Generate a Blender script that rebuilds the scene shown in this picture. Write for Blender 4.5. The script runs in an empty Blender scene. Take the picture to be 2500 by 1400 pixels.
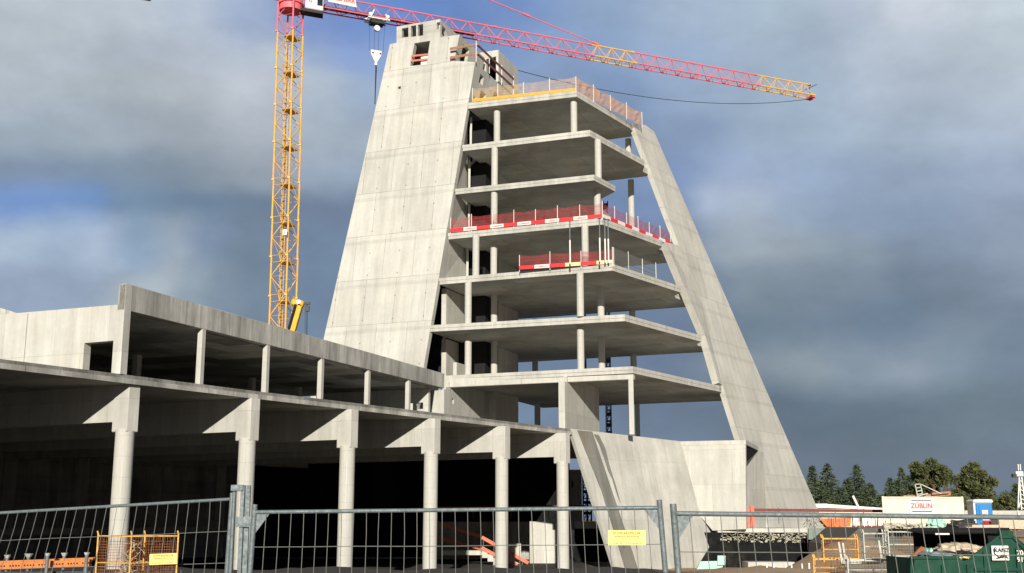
import bpy, bmesh, math, random
from mathutils import Vector, Matrix
from mathutils.geometry import tessellate_polygon
random.seed(7)
R = math.radians
SC = bpy.context.scene
COL = SC.collection
V = Vector
# ------------------------------------------------------------------ camera model (z = 0 is eye height)
FP, CX, CY, PT = 2830.0, 1250.0, 700.0, R(11.39)
FW = V((0, math.cos(PT), math.sin(PT))); UP = V((0, -math.sin(PT), math.cos(PT))); RT = V((1, 0, 0))
def ray(x, y): return FW + RT*((x-CX)/FP) + UP*((CY-y)/FP)
def hZ(x, y, Z): d = ray(x, y); return d*(Z/d.z)
def hY(x, y, Y): d = ray(x, y); return d*(Y/d.y)
def hP(x, y, p, n): d = ray(x, y); return d*(p.dot(n)/d.dot(n))
A = V((-2.511, 1, 0)).normalized()     # along the tower's front
Cc = V((1, 2.511, 0)).normalized()     # away from the tower's front
B = V((.675, 1, 0)).normalized()       # along the hall's front edge
NB = V((1, -.675, 0)).normalized()     # out of the hall
D2 = V((-1.99, 1, 0)).normalized()     # the hall's cross beams
ZUP = V((0, 0, 1))

# ------------------------------------------------------------------ object helpers
def tag(o, label=None, cat=None, group=None, kind=None):
    if label: o['label'] = label
    if cat: o['category'] = cat
    if group: o['group'] = group
    if kind: o['kind'] = kind
    return o
def thing(name, loc, label, cat, group=None, rz=0):
    o = bpy.data.objects.new(name, None); COL.objects.link(o)
    o.location = loc; o.rotation_euler = (0, 0, rz); o.empty_display_size = .3
    return tag(o, label, cat, group)
def wloc(o):
    m = Matrix.Identity(4)
    while o:
        m = Matrix.LocRotScale(o.location, o.rotation_euler, o.scale) @ m; o = o.parent
    return m
def copy_tree(o, parent=None, label=None):
    c = o.copy(); COL.objects.link(c); c.parent = parent
    if label: c['label'] = label
    for ch in [x for x in bpy.data.objects if x.parent == o]: copy_tree(ch, c)
    return c
class MB:
    def __init__(s): s.v = []; s.f = []
    def add(s, vs, fs):
        k = len(s.v); s.v += [V(p) for p in vs]; s.f += [[i+k for i in f] for f in fs]; return s
    def box(s, o, ex, ey, ez):
        o, ex, ey, ez = V(o), V(ex), V(ey), V(ez)
        return s.add([o, o+ex, o+ex+ey, o+ey, o+ez, o+ex+ez, o+ex+ey+ez, o+ey+ez],
                     [(0,3,2,1),(4,5,6,7),(0,1,5,4),(1,2,6,5),(2,3,7,6),(3,0,4,7)])
    def cbox(s, c, sx, sy, sz, ux=(1,0,0), uy=(0,1,0), uz=(0,0,1)):
        ux, uy, uz = V(ux)*sx, V(uy)*sy, V(uz)*sz
        return s.box(V(c)-ux/2-uy/2-uz/2, ux, uy, uz)
    def bar(s, p0, p1, w, h=None):            # square bar between two points
        h = h or w; p0, p1 = V(p0), V(p1); d = (p1-p0)
        a = d.normalized(); t = a.cross(ZUP)
        if t.length < .05: t = a.cross(V((1,0,0)))
        t.normalize(); q = t.cross(a)
        return s.box(p0-t*w/2-q*h/2, d, t*w, q*h)
    def cyl(s, p0, p1, r, n=12, r2=None, cap=True):
        p0, p1 = V(p0), V(p1); r2 = r if r2 is None else r2
        a = (p1-p0).normalized(); t = a.cross(ZUP)
        if t.length < .05: t = a.cross(V((1,0,0)))
        t.normalize(); q = a.cross(t); vs = []
        for p, rr in ((p0, r), (p1, r2)):
            for i in range(n):
                an = 2*math.pi*i/n; vs.append(p+t*math.cos(an)*rr+q*math.sin(an)*rr)
        fs = [(i, (i+1) % n, n+(i+1) % n, n+i) for i in range(n)]
        if cap: fs += [tuple(range(n))[::-1], tuple(range(n, 2*n))]
        return s.add(vs, fs)
    def path(s, pts, r, n=6):
        for a, b in zip(pts, pts[1:]): s.cyl(a, b, r, n)
        return s
    def ext(s, loops, vec):                   # prism from a planar outline (first) with holes
        vec = V(vec); loops = [[V(p) for p in l] for l in loops]
        flat = [p for l in loops for p in l]; n = len(flat)
        tris = tessellate_polygon(loops)
        fs = [tuple(t) for t in tris] + [tuple(i+n for i in t[::-1]) for t in tris]
        k = 0
        for l in loops:
            m = len(l)
            for i in range(m): fs.append((k+i, k+(i+1) % m, n+k+(i+1) % m, n+k+i))
            k += m
        return s.add(flat+[p+vec for p in flat], fs)
    def build(s, name, mat, parent=None, smooth=False, bevel=0, origin=None):
        me = bpy.data.meshes.new(name)
        inv = Matrix.Identity(4)
        if parent is not None: inv = wloc(parent).inverted(); off = V((0,0,0))
        else:
            if origin is None:
                xs = [p.x for p in s.v]; ys = [p.y for p in s.v]; zs = [p.z for p in s.v]
                origin = V(((min(xs)+max(xs))/2, (min(ys)+max(ys))/2, min(zs)))
            off = V(origin)
        wv = list(s.v)
        me.from_pydata([inv @ p - off for p in s.v], [], s.f)
        bm = bmesh.new(); bm.from_mesh(me)
        bmesh.ops.recalc_face_normals(bm, faces=bm.faces)
        uv = bm.loops.layers.uv.new('m')
        bm.verts.ensure_lookup_table()
        rot = inv.to_3x3().inverted()
        for f in bm.faces:
            nn = rot @ f.normal
            if abs(nn.z) > .85:
                for l in f.loops: p = wv[l.vert.index]; l[uv].uv = (p.dot(A)+200, p.dot(Cc))
            else:
                t = ZUP.cross(nn); t.normalize()
                for l in f.loops: p = wv[l.vert.index]; l[uv].uv = (p.dot(t)+200, p.z)
            f.smooth = smooth
        if smooth:
            for e in bm.edges:
                if len(e.link_faces) == 2 and e.calc_face_angle(0) > .7: e.smooth = False
        bm.to_mesh(me); bm.free()
        if mat: me.materials.append(mat)
        o = bpy.data.objects.new(name, me); COL.objects.link(o)
        o.location = off if parent is None else (0,0,0); o.parent = parent
        if bevel:
            b = o.modifiers.new('b', 'BEVEL'); b.width = bevel; b.segments = 1; b.limit_method = 'ANGLE'
        return o
def text(body, name, mat, parent, p, ux, uz, size, depth=.004, align='CENTER'):
    c = bpy.data.curves.new(name, 'FONT'); c.body = body; c.size = size; c.offset = size*.018; c.extrude = depth
    c.align_x = align; c.align_y = 'CENTER'; c.materials.append(mat)
    tmp = bpy.data.objects.new('tmp', c); me = bpy.data.meshes.new_from_object(tmp); bpy.data.objects.remove(tmp)
    o = bpy.data.objects.new(name, me); COL.objects.link(o)
    if not me.materials: me.materials.append(mat)
    ux = V(ux).normalized(); uz = V(uz); uz = (uz-ux*uz.dot(ux)).normalized(); n = ux.cross(uz)
    m = Matrix((ux, uz, n)).transposed().to_4x4(); m.translation = p
    o.parent = parent; m = wloc(parent).inverted() @ m
    o.location = m.to_translation(); o.rotation_euler = m.to_euler()
    return o

# ------------------------------------------------------------------ materials
def newmat(name):
    m = bpy.data.materials.new(name); m.use_nodes = True; nt = m.node_tree
    return m, nt, nt.nodes['Principled BSDF']
def N(nt, t, **kw):
    n = nt.nodes.new(t)
    for k, v in kw.items(): setattr(n, k, v)
    return n
def mth(nt, op, a, b=None, clamp=False):
    n = N(nt, 'ShaderNodeMath', operation=op, use_clamp=clamp)
    for i, x in enumerate((a, b)):
        if x is None: continue
        if isinstance(x, (int, float)): n.inputs[i].default_value = x
        else: nt.links.new(x, n.inputs[i])
    return n.outputs[0]
def vmul(nt, v, xyz):
    n = N(nt, 'ShaderNodeVectorMath', operation='MULTIPLY'); nt.links.new(v, n.inputs[0]); n.inputs[1].default_value = xyz
    return n.outputs[0]
def noise(nt, v, scale, det=4, rough=.6):
    n = N(nt, 'ShaderNodeTexNoise'); nt.links.new(v, n.inputs['Vector'])
    n.inputs['Scale'].default_value = scale; n.inputs['Detail'].default_value = det; n.inputs['Roughness'].default_value = rough
    return n.outputs['Fac']
def ramp(nt, f, a, b, c0=0., c1=1.):
    n = N(nt, 'ShaderNodeMapRange'); nt.links.new(f, n.inputs[0])
    n.inputs[1].default_value = a; n.inputs[2].default_value = b; n.inputs[3].default_value = c0; n.inputs[4].default_value = c1
    return n.outputs[0]
def mixc(nt, fac, c0, c1, mode='MIX'):
    n = N(nt, 'ShaderNodeMix', data_type='RGBA', blend_type=mode)
    for i, x in ((0, fac), (6, c0), (7, c1)):
        if isinstance(x, (int, float)): n.inputs[i].default_value = x
        elif isinstance(x, tuple): n.inputs[i].default_value = (*x, 1)
        else: nt.links.new(x, n.inputs[i])
    return n.outputs[2]
def scale_col(nt, col, f):
    n = N(nt, 'ShaderNodeVectorMath', operation='SCALE')
    if isinstance(col, tuple): n.inputs[0].default_value = col
    else: nt.links.new(col, n.inputs[0])
    nt.links.new(f, n.inputs['Scale']); return n.outputs[0]
def concrete(name, base, panel=(2.7, 1.9), joint=.16, tone=.10, streak=.22, blotch=.22, ties=0., band=None, warm=(1.0, .93, .80), stain=.5, rough=.85, off=.5):
    m, nt, bs = newmat(name)
    uvn = N(nt, 'ShaderNodeUVMap', uv_map='m'); uv = uvn.outputs[0]
    wob = N(nt, 'ShaderNodeTexNoise'); nt.links.new(uv, wob.inputs['Vector']); wob.inputs['Scale'].default_value = .35
    bk = N(nt, 'ShaderNodeTexBrick'); bk.offset = off; nt.links.new(uv, bk.inputs['Vector'])
    bk.inputs['Scale'].default_value = 1; bk.inputs['Brick Width'].default_value = panel[0]; bk.inputs['Row Height'].default_value = panel[1]
    bk.inputs['Mortar Size'].default_value = .022; bk.inputs['Mortar Smooth'].default_value = .6; bk.inputs['Bias'].default_value = 0
    bk.inputs['Color1'].default_value = (0,0,0,1); bk.inputs['Color2'].default_value = (1,1,1,1); bk.inputs['Mortar'].default_value = (.5,.5,.5,1)
    tonev = ramp(nt, bk.outputs['Color'], 0, 1, 1-tone, 1+tone)
    jn = mth(nt, 'MULTIPLY', bk.outputs['Fac'], noise(nt, uv, .8, 2)); 
    j = ramp(nt, jn, 0, .6, 1, 1-joint*1.6)
    st = ramp(nt, noise(nt, vmul(nt, uv, (1.6, .13, 1)), 1.0, 5, .7), .35, .72, 1+streak*.35, 1-streak)
    bl = ramp(nt, noise(nt, uv, .28, 6, .65), .3, .72, 1+blotch*.5, 1-blotch)
    fine = ramp(nt, noise(nt, uv, 3.5, 8, .75), .25, .75, .93, 1.06)
    f = mth(nt, 'MULTIPLY', mth(nt, 'MULTIPLY', tonev, j), mth(nt, 'MULTIPLY', st, mth(nt, 'MULTIPLY', bl, fine)))
    if ties:
        fr = N(nt, 'ShaderNodeVectorMath', operation='FRACTION'); nt.links.new(vmul(nt, uv, (1/2.7, 1/1.9, 0)), fr.inputs[0])
        sb = N(nt, 'ShaderNodeVectorMath', operation='SUBTRACT'); nt.links.new(fr.outputs[0], sb.inputs[0]); sb.inputs[1].default_value = (.5,.2,0)
        ln = N(nt, 'ShaderNodeVectorMath', operation='LENGTH'); nt.links.new(vmul(nt, sb.outputs[0], (2.7, 1.9, 0)), ln.inputs[0])
        h = ramp(nt, ln.outputs['Value'], .05, .09, 1-ties, 1)
        f = mth(nt, 'MULTIPLY', f, h)
    if band:                                   # pour joints at each storey
        sx = N(nt, 'ShaderNodeSeparateXYZ'); nt.links.new(uv, sx.inputs[0])
        z = mth(nt, 'ADD', sx.outputs['Y'], mth(nt, 'MULTIPLY', wob.outputs['Fac'], .18))
        fr = mth(nt, 'FRACT', mth(nt, 'DIVIDE', mth(nt, 'SUBTRACT', z, band[0]), band[1]))
        b1 = mth(nt, 'MULTIPLY', ramp(nt, fr, 0, .012), ramp(nt, fr, .10, .085))
        b1 = mth(nt, 'MULTIPLY', b1, ramp(nt, noise(nt, vmul(nt, uv, (.5, 2, 1)), 1, 4, .7), .32, .62, .35, 1))
        f = mth(nt, 'MULTIPLY', f, ramp(nt, b1, 0, 1, 1, .87))
    cw = ramp(nt, noise(nt, vmul(nt, uv, (.5, .22, 1)), .9, 4, .6), .5, .75, 0, stain)
    grey = tuple(base*c for c in (.99, .985, .915)); wm = tuple(base*c for c in warm)
    col = scale_col(nt, mixc(nt, cw, grey, wm), f)
    nt.links.new(col, bs.inputs['Base Color']); bs.inputs['Roughness'].default_value = rough
    bs.inputs['Specular IOR Level'].default_value = .25
    bp = N(nt, 'ShaderNodeBump'); bp.inputs['Strength'].default_value = .5; bp.inputs['Distance'].default_value = .03
    nt.links.new(f, bp.inputs['Height']); nt.links.new(bp.outputs[0], bs.inputs['Normal'])
    return m
def paint(name, col, rough=.5, metal=0., var=.25, scale=6., dirt=(.25,.2,.15), dirtamt=.3):
    m, nt, bs = newmat(name)
    tc = N(nt, 'ShaderNodeTexCoord').outputs['Object']
    f = ramp(nt, noise(nt, tc, scale, 5, .7), .3, .7, 1+var*.4, 1-var)
    d = ramp(nt, noise(nt, tc, scale*.45, 6, .75), .52, .72, 0, dirtamt)
    c = mixc(nt, d, tuple(col), tuple(a*b for a, b in zip(dirt, (1,1,1))))
    nt.links.new(scale_col(nt, c, f), bs.inputs['Base Color'])
    bs.inputs['Roughness'].default_value = rough; bs.inputs['Metallic'].default_value = metal; bs.inputs['Specular IOR Level'].default_value = .08 if max(col) < .03 else .4
    nt.links.new(ramp(nt, f, .7, 1.1, min(1, rough+.2), rough), bs.inputs['Roughness'])
    return m
M = {}
M['shaft'] = concrete('concrete_shaft', .54, (2.7, 3.8), .34, .07, .20, .15, ties=.38, band=(14.55, 3.8))
M['conc'] = concrete('concrete_fair', .52, (3.1, 2.6), .14, .05, .18, .16)
M['slab'] = concrete('concrete_slab_edge', .52, (4.5, 9), .16, .05, .25, .2)
M['old'] = concrete('concrete_streaked', .52, (2.4, 4), .2, .09, .55, .35, stain=.2)
M['stained'] = concrete('weathered_edge', .25, (2.2, 9), .3, .12, .6, .5, stain=.6)
M['soffit2'] = concrete('soffit_light_patches', .42, (3.6, 2.2), .4, .45, .0, .55, warm=(1.0,.88,.68), stain=.7, off=.37)  # strong panel tones paint in the light reflected onto the upper soffit
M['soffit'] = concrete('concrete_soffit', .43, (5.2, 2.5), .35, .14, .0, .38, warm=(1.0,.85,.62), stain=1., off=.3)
M['leg'] = concrete('concrete_leg', .53, (3.4, 3.8), .24, .06, .16, .16, ties=.2, band=(13.9, 3.8))
M['column'] = concrete('concrete_column', .52, (30, .9), .10, .02, .10, .12)
M['foot'] = concrete('concrete_rough', .50, (3, 1.2), .2, .12, .4, .4, stain=.9)
M['cream'] = concrete('concrete_cream', .55, (3, 2.4), .12, .05, .2, .15, stain=1.)
M['dark'] = paint('bitumen_and_shade', (.008,.009,.010), .6, 0, .3, 1.5, dirtamt=.1)  # real coating on the basement wall; in the hall its black paints shade
M['black'] = paint('black_and_shade', (.022,.022,.024), .9, 0, .2, 1.5, dirtamt=0)  # black for dark parts, and painted shade inside the tower openings
M['red'] = paint('crane_red', (.78,.17,.21), .45, 0, .2, 3, dirtamt=.1)
M['yel'] = paint('crane_yellow', (.78,.44,.09), .45, 0, .2, 3, dirtamt=.12)
M['yeldeep'] = paint('deep_yellow', (.78,.42,.02), .5, 0, .25, 3)
M['darkred'] = paint('oxide_steel', (.18,.045,.04), .6)
M['white'] = paint('white_paint', (.78,.77,.74), .45, 0, .12, 4, dirtamt=.12)
M['galv'] = paint('galvanised_steel', (.19,.225,.24), .5, .25, .4, 30, (.10,.12,.13), .6)
M['wire'] = paint('galvanised_wire', (.20,.21,.20), .55, .2, .2, 30)
M['steel'] = paint('dark_steel', (.05,.05,.055), .5, .4)
M['cageyel'] = paint('worn_yellow_paint', (.75,.42,.09), .6, 0, .35, 9, (.14,.06,.03), .75)
M['cagegrey'] = paint('pale_grey_paint', (.55,.56,.52), .6, 0, .3, 6, (.2,.14,.1), .5)
M['orange'] = paint('orange_paint', (.62,.19,.035), .5, 0, .3, 5, dirtamt=.3)
M['green'] = paint('green_paint', (.001,.055,.033), .65, 0, .3, 4, (.006,.04,.026), .3)
M['redboard'] = paint('red_board', (.78,.035,.045), .6, 0, .2, 4, dirtamt=.05)
M['whiteboard'] = paint('white_board', (.80,.72,.70), .6, 0, .1, 4, dirtamt=.05)
M['yelboard'] = paint('pale_yellow_board', (.80,.70,.35), .6, 0, .1, 4, dirtamt=.05)
M['oraboard'] = paint('orange_board', (.85,.40,.05), .6, 0, .15, 4, dirtamt=.05)
M['wood'] = paint('brown_plank', (.36,.19,.12), .8, 0, .3, 5)
M['salmon'] = paint('salmon_plank', (.72,.20,.13), .7, 0, .2, 4, dirtamt=.1)
M['signyel'] = paint('sign_yellow', (.86,.72,.22), .4, 0, .05, 3, dirtamt=.03)
M['signink'] = paint('sign_ink', (.20,.11,.02), .6, 0, .1)
M['blue'] = paint('blue_plastic', (.02,.22,.55), .35, 0, .12, 4, dirtamt=.1)
M['cream_metal'] = paint('cream_metal', (.80,.74,.60), .5, 0, .15, 2, (.45,.25,.12), .25)
M['redtext'] = paint('red_lettering', (.75,.10,.10), .5, 0, .1)
M['ink'] = paint('dark_lettering', (.03,.03,.035), .5, 0, .1)
M['mint'] = paint('mint_foam', (.42,.72,.60), .8, 0, .1, 3, dirtamt=.05)
M['sheet'] = paint('green_grey_sheet', (.20,.25,.22), .6, 0, .15, 2)
M['tarp'] = paint('blue_grey_film', (.20,.26,.33), .45, 0, .4, 9)
M['fabric'] = paint('beige_sacking', (.62,.52,.40), .85, 0, .35, 8)
M['rust'] = paint('rusty_sheet', (.32,.12,.05), .8, 0, .4, 6)
M['glass'] = paint('dark_glass', (.02,.025,.03), .1)
M['beigewall'] = concrete('beige_wall', .50, (4, 3), .2, .05, .1, .1, stain=1)
M['whitefoam'] = paint('crumbled_plaster', (.50,.48,.38), .9, 0, .4, 8)
def netmat(name, col, alpha):
    m, nt, bs = newmat(name)
    bs.inputs['Base Color'].default_value = (*col, 1); bs.inputs['Roughness'].default_value = .8
    tr = N(nt, 'ShaderNodeBsdfTransparent'); mx = N(nt, 'ShaderNodeMixShader')
    uv = N(nt, 'ShaderNodeUVMap', uv_map='m').outputs[0]
    a = ramp(nt, noise(nt, vmul(nt, uv, (.5, .08, 1)), 1.6, 2), .42, .6, alpha*.8, alpha*1.35)
    sx = N(nt, 'ShaderNodeSeparateXYZ'); nt.links.new(uv, sx.inputs[0])
    l = mth(nt, 'GREATER_THAN', mth(nt, 'FRACT', mth(nt, 'MULTIPLY', sx.outputs['Y'], 4.2)), .86)
    a = mth(nt, 'ADD', a, mth(nt, 'MULTIPLY', l, alpha*.7), True)
    nt.links.new(a, mx.inputs[0]); nt.links.new(tr.outputs[0], mx.inputs[1]); nt.links.new(bs.outputs[0], mx.inputs[2])
    nt.links.new(mx.outputs[0], nt.nodes['Material Output'].inputs[0])
    return m
M['netred'] = netmat('red_debris_net', (.36,.045,.05), .33)
M['netbrown'] = netmat('orange_backed_net', (.62,.33,.13), .50)
M['netorange'] = netmat('orange_debris_net', (.66,.42,.17), .24)
def flare_mat():                                # wall with two water runs down its raked edge
    m = concrete('concrete_flare', .50, (3.3, 4.2), .12, .05, .2, .26, stain=.4)
    return m
M['flare'] = flare_mat()
M['wet'] = concrete('water_stained_concrete', .19, (3.3, 4.2), .1, .04, .3, .2, warm=(1,.88,.66), stain=1.)
def groundmat():
    m, nt, bs = newmat('earth_ground')
    tc = N(nt, 'ShaderNodeTexCoord').outputs['Object']
    n1 = noise(nt, tc, .25, 8, .7); n2 = noise(nt, tc, 2.5, 8, .75)
    c = mixc(nt, ramp(nt, n1, .35, .65), (.36,.225,.115), (.43,.30,.18))
    c = mixc(nt, ramp(nt, n2, .5, .7, 0, .45), c, (.46,.38,.27))
    sx = N(nt, 'ShaderNodeSeparateXYZ'); nt.links.new(tc, sx.inputs[0])
    bounce_cut = ramp(nt, mth(nt, 'ADD', sx.outputs['X'], mth(nt, 'MULTIPLY', n1, 3.)), 7., 9.5)   # ground out of view darkened on the hall side to cut bounce light
    c = mixc(nt, bounce_cut, (.035,.03,.024), c)
    nt.links.new(c, bs.inputs['Base Color']); bs.inputs['Roughness'].default_value = .95
    bp = N(nt, 'ShaderNodeBump'); bp.inputs['Strength'].default_value = .6; bp.inputs['Distance'].default_value = .05
    nt.links.new(n2, bp.inputs['Height']); nt.links.new(bp.outputs[0], bs.inputs['Normal'])
    return m
M['ground'] = groundmat()
def leafmat(name, c0, c1):
    m, nt, bs = newmat(name)
    gi = N(nt, 'ShaderNodeNewGeometry')
    c = mixc(nt, gi.outputs['Random Per Island'], c0, c1)
    nt.links.new(c, bs.inputs['Base Color']); bs.inputs['Roughness'].default_value = .75
    return m
M['spruce'] = leafmat('spruce_needles', (.030,.048,.028), (.075,.10,.045))
M['pine'] = leafmat('pine_needles', (.04,.06,.025), (.13,.14,.045))
M['bare'] = leafmat('bare_twigs', (.09,.06,.05), (.16,.11,.09))
M['bark'] = paint('bark', (.10,.07,.05), .9)

# ------------------------------------------------------------------ ground
def sstep(a, b, x):
    t = max(0, min(1, (x-a)/(b-a))); return t*t*(3-2*t)
def gh(x, y):
    near = -1.9; pit = -3.45; far = -.85
    inpit = 1 - sstep(22.5, 25.5, x + max(0, (86-y))*-.0)
    t = sstep(46, 62, y)
    side = near + (far-near)*sstep(52, 84, y)
    z = near*(1-t) + (pit*inpit + side*(1-inpit))*t
    back = sstep(125, 140, y); z = z*(1-back) + far*back
    if y > 86 and x > 12: z = z if y > 125 else min(z, -1.2)
    d2 = ((x-16.0)/3.6)**2 + ((y-56)/4)**2
    z += 2.1*math.exp(-d2*1.3)
    d3 = ((x-11.5)/4.5)**2 + ((y-66)/5)**2
    z += .8*math.exp(-d3)
    return z
def bumpy(x, y): return .12*math.sin(x*.9+y*.37)*math.sin(y*.6-x*.21) + .07*math.sin(x*2.3)*math.cos(y*1.9)
mb = MB(); xs = [-900,-400,-200,-120]+[-80+2*i for i in range(31)]+[-19+1*i for i in range(60)]+[42+3*i for i in range(20)]+[120,200,400,900]
ys = [-300,-60,-20]+[0+4*i for i in range(10)]+[40+1*i for i in range(60)]+[100+3*i for i in range(20)]+[170,230,400,1000,3000]
for y in ys:
    for x in xs: mb.v.append(V((x, y, gh(x, y)+(bumpy(x, y) if 42 < y < 86 else 0))))
nx = len(xs)
for j in range(len(ys)-1):
    for i in range(nx-1): mb.f.append((j*nx+i, j*nx+i+1, (j+1)*nx+i+1, (j+1)*nx+i))
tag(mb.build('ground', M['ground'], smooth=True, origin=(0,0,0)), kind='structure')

# ------------------------------------------------------------------ office tower
K = [10.99+3.8*k for k in range(7)]
cor = [(1545,895),(1525,768),(1495,645),(1470,533),(1450,427),(1440,318),(1408,222)]
lef = [(1085,918),(1048,795),(1073,680),(1095,570),(1112,462),(1130,355),(1143,252)]
rig = [(1755,942),(1712,820),(1662,700),(1616,588),(1502,455),(1573,392),(1537,300)]
pF = V((-3.62,90.93,33.79)); pF2 = V((-6.41,88.69,14.79)); nF = A.cross(pF-pF2).normalized()
rear = [104., 99.2, 97.7, 96.6, 95.8, 95.3, 95.3]
tower = thing('office_tower', (0, 92, -3), 'tall tapering unfinished concrete tower with open floors and a raked leg on its right', 'tower')
thick = [.5,.5,.5,.5,.45,.5,.5]
for k in range(7):
    a, c, r_ = hZ(*lef[k], K[k]), hZ(*cor[k], K[k]), hZ(*rig[k], K[k])
    if k == 0: a = a + A*.2
    fr = rear[k]
    def toF(p, d, F): return p + d*((F-p.dot(Cc))/d.dot(Cc))
    if k == 4:
        e1 = r_ + (A*2.6+Cc*.6); e1 = hZ(1440, 500, K[k]-.45); e1.z = K[k]
        e2 = toF(e1, Cc, fr); poly = [a, c, r_, e1, e2, toF(a, Cc, fr)]
    else:
        RL = -39.64-.24*(K[k]-10.99)-.22; r2 = r_+NB*min(0, RL-r_.dot(NB))+B*1.3
        rr = toF(r2, B, fr-.35); poly = [a, c, r_, r2, rr, toF(a, Cc, fr)]
    lo = [V((p.x, p.y, K[k]-thick[k])) for p in poly]
    m = MB().ext([lo], (0,0,thick[k]*.48))
    # the upper half of the slab edge stands a little proud
    cen = sum(poly, V())/len(poly)
    hi = [V((p.x+(cen.x-p.x)*-.004, p.y+(cen.y-p.y)*-.004, K[k]-thick[k]*.5)) for p in poly]
    m.ext([hi], (0,0,thick[k]*.5))
    o = m.build('floor_slab', M['slab'], tower)
    # soffit lining of the formwork pattern: own material on downward faces
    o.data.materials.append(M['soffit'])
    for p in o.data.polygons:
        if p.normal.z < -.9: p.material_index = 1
# broad transfer beam under the first slab
a, c = hZ(1084,918,K[0])-Cc*.05, hZ(1546,896,K[0])-Cc*.05; a.z = c.z = K[0]+.003
MB().box(a+V((0,0,-.92)), c-a, Cc*.5, (0,0,.92)).build('edge_beam', M['cream'], tower, bevel=.03)
# round columns: (px at ceiling, level, radius)
def tcol(x, y, k, r=.27, name='column', mat='column'):
    top = K[k+1]-thick[k+1]; p = hZ(x, y, top)+Cc*(.58 if x not in (1311,1312,1548,1551,1538) else -.6)
    z0 = K[k]
    MB().cyl((p.x, p.y, z0), (p.x, p.y, top), r, 20).build(name, M[mat], tower, smooth=True)
for x, y, k in [(1207,262,5),(1395,240,5),(1538,345,5),(1201,357,4),(1454,337,4),(1540,440,4),(1200,465,3),(1458,463,3),
                (1155,571,2),(1199,586,2),(1422,548,2),(1462,590,2),(1136,686,1),(1200,718,1),(1410,664,1),(1461,697,1),(1548,762,1),(1311,782,1),
                (1136,814,0),(1200,832,0),(1411,794,0),(1463,822,0),(1551,868,0),(1312,884,0)]:
    if (x, k) == (1540, 4):
        p = hZ(1540, 440, K[5]-.5)
        MB().cyl((p.x, p.y, K[3]), (p.x, p.y, K[5]-.5), .27, 20).build('column', M['column'], tower, smooth=True); continue
    if (x, k) == (1458, 3):
        p = hZ(x, y, K[4]-.45)
        MB().cyl((p.x, p.y, K[3]), (p.x, p.y, K[4]-.45), .27, 20).build('column', M['column'], tower, smooth=True); continue
    tcol(x, y, k)
# square pillars of the ground floor
for x0, x1, y in ((1534,1547,925),(1551,1562,985),(1305,1320,985)):
    p = hZ(x0, y, K[0]-.95 if y < 960 else K[0]-.5); w = (x1-x0)/2830*p.y
    MB().box((p.x, p.y, 6.02), (w*.95,0,0), (0,.45,0), (0,0,p.z-6.02)).build('pillar', M['column'], tower, bevel=.02)
# thin pillars at the shaft's inner edge
for k, x in ((5,1149),(4,1146),(3,1146),(2,1143)):
    p = hZ(x, 0, K[k]); d = ray(x, 400); s = 92.9/d.y; p = d*s
    MB().box((p.x-.09, p.y, K[k]), (.18,0,0), (0,.3,0), (0,0,3.3)).build('wall_end', M['cream'], tower)
# front shaft wall with openings
def FP_(x, y): return hP(x, y, pF, nF)
def rectF(x0, y0, x1, y1, sk=0): return [FP_(x0+sk, y0), FP_(x1+sk, y0-(x1-x0)*.10), FP_(x1-sk, y1-(x1-x0)*.10), FP_(x0-sk, y1)]
bl = FP_(790,828); tl = FP_(952,108); sl = (bl-tl).normalized(); bl2 = bl + sl*7.5
br = FP_(1035,893); tr = FP_(1160,152); sr = (br-tr).normalized(); br2 = br + sr*5
out = [bl2, tl, FP_(968,105.5), FP_(1122,85), FP_(1109,149), tr, br, br2]
holes = [[FP_(1012,106), FP_(1050,100), FP_(1041,157), FP_(1001,162)], [FP_(972,212), FP_(979,211), FP_(978,218), FP_(971,218)]]
back = Cc*.5
MB().ext([out]+holes, back).build('front_wall', M['shaft'], tower)
# return wall down the side of the open floors (rakes with the front wall)
vx = hY(1140, 600, 93.6)
def vz(z): return V((vx.x, vx.y, z))
def Fz(z):   # right edge of the front wall at height z
    t = (z-tr.z)/(br.z-tr.z); return tr+(br-tr)*t + Cc*.5
zs = [14.79, 18.3, 22.39, 26.19, 29.99, 33.79]
m = MB()
for z0, z1 in zip(zs[1:], zs[2:]):
    q = [Fz(z0), vz(z0), vz(z1), Fz(z1)]; off = -Cc.cross(ZUP)*.3
    m.add(q+[p-V((.3,-.12,0)) for p in q], [(0,1,2,3),(7,6,5,4),(0,4,5,1),(2,6,7,3),(1,5,6,2),(0,3,7,4)])
m.build('return_wall', M['conc'], tower)
# stand-alone wall blades on the lower floors
for x, y0, y1, k, w, dep in ((1078,705,795,1,.42,3.6),(1078,845,925,0,.42,2.6),(1106,882,925,0,.32,1.6)):
    p = hZ(x, y0 if y0 < 800 else 832, K[k+1]-.5) if y0 != 882 else hY(1106, 870, 90.5)
    h = (K[k+1]-.5-K[k]) if y0 != 882 else 1.15
    if y0 == 845: p = hZ(1078, 828, K[1]-.5)
    MB().box((p.x, p.y, K[k]), -A*w, Cc*dep, (0,0,h)).build('wall_blade', M['cream'], tower, bevel=.02)
# core box behind
core = hZ(1209, 850, 0); cpos = V((-1.37, 96.4, 0))
MB().box(cpos+V((0,0,6.0)), A*1.1, Cc*5.2, (0,0,K[6]-6.0-.5)).build('core_wall', M['conc'], tower)
cp2 = V((-2.2, 93.5, 6.0))
MB().box(V((cp2.x,cp2.y,K[0])), A*8.5, Cc*2.8, (0,0,K[6]-K[0]-.5)).build('core_wall', M['black'], tower)  # black box paints the shade of the core openings
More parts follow.
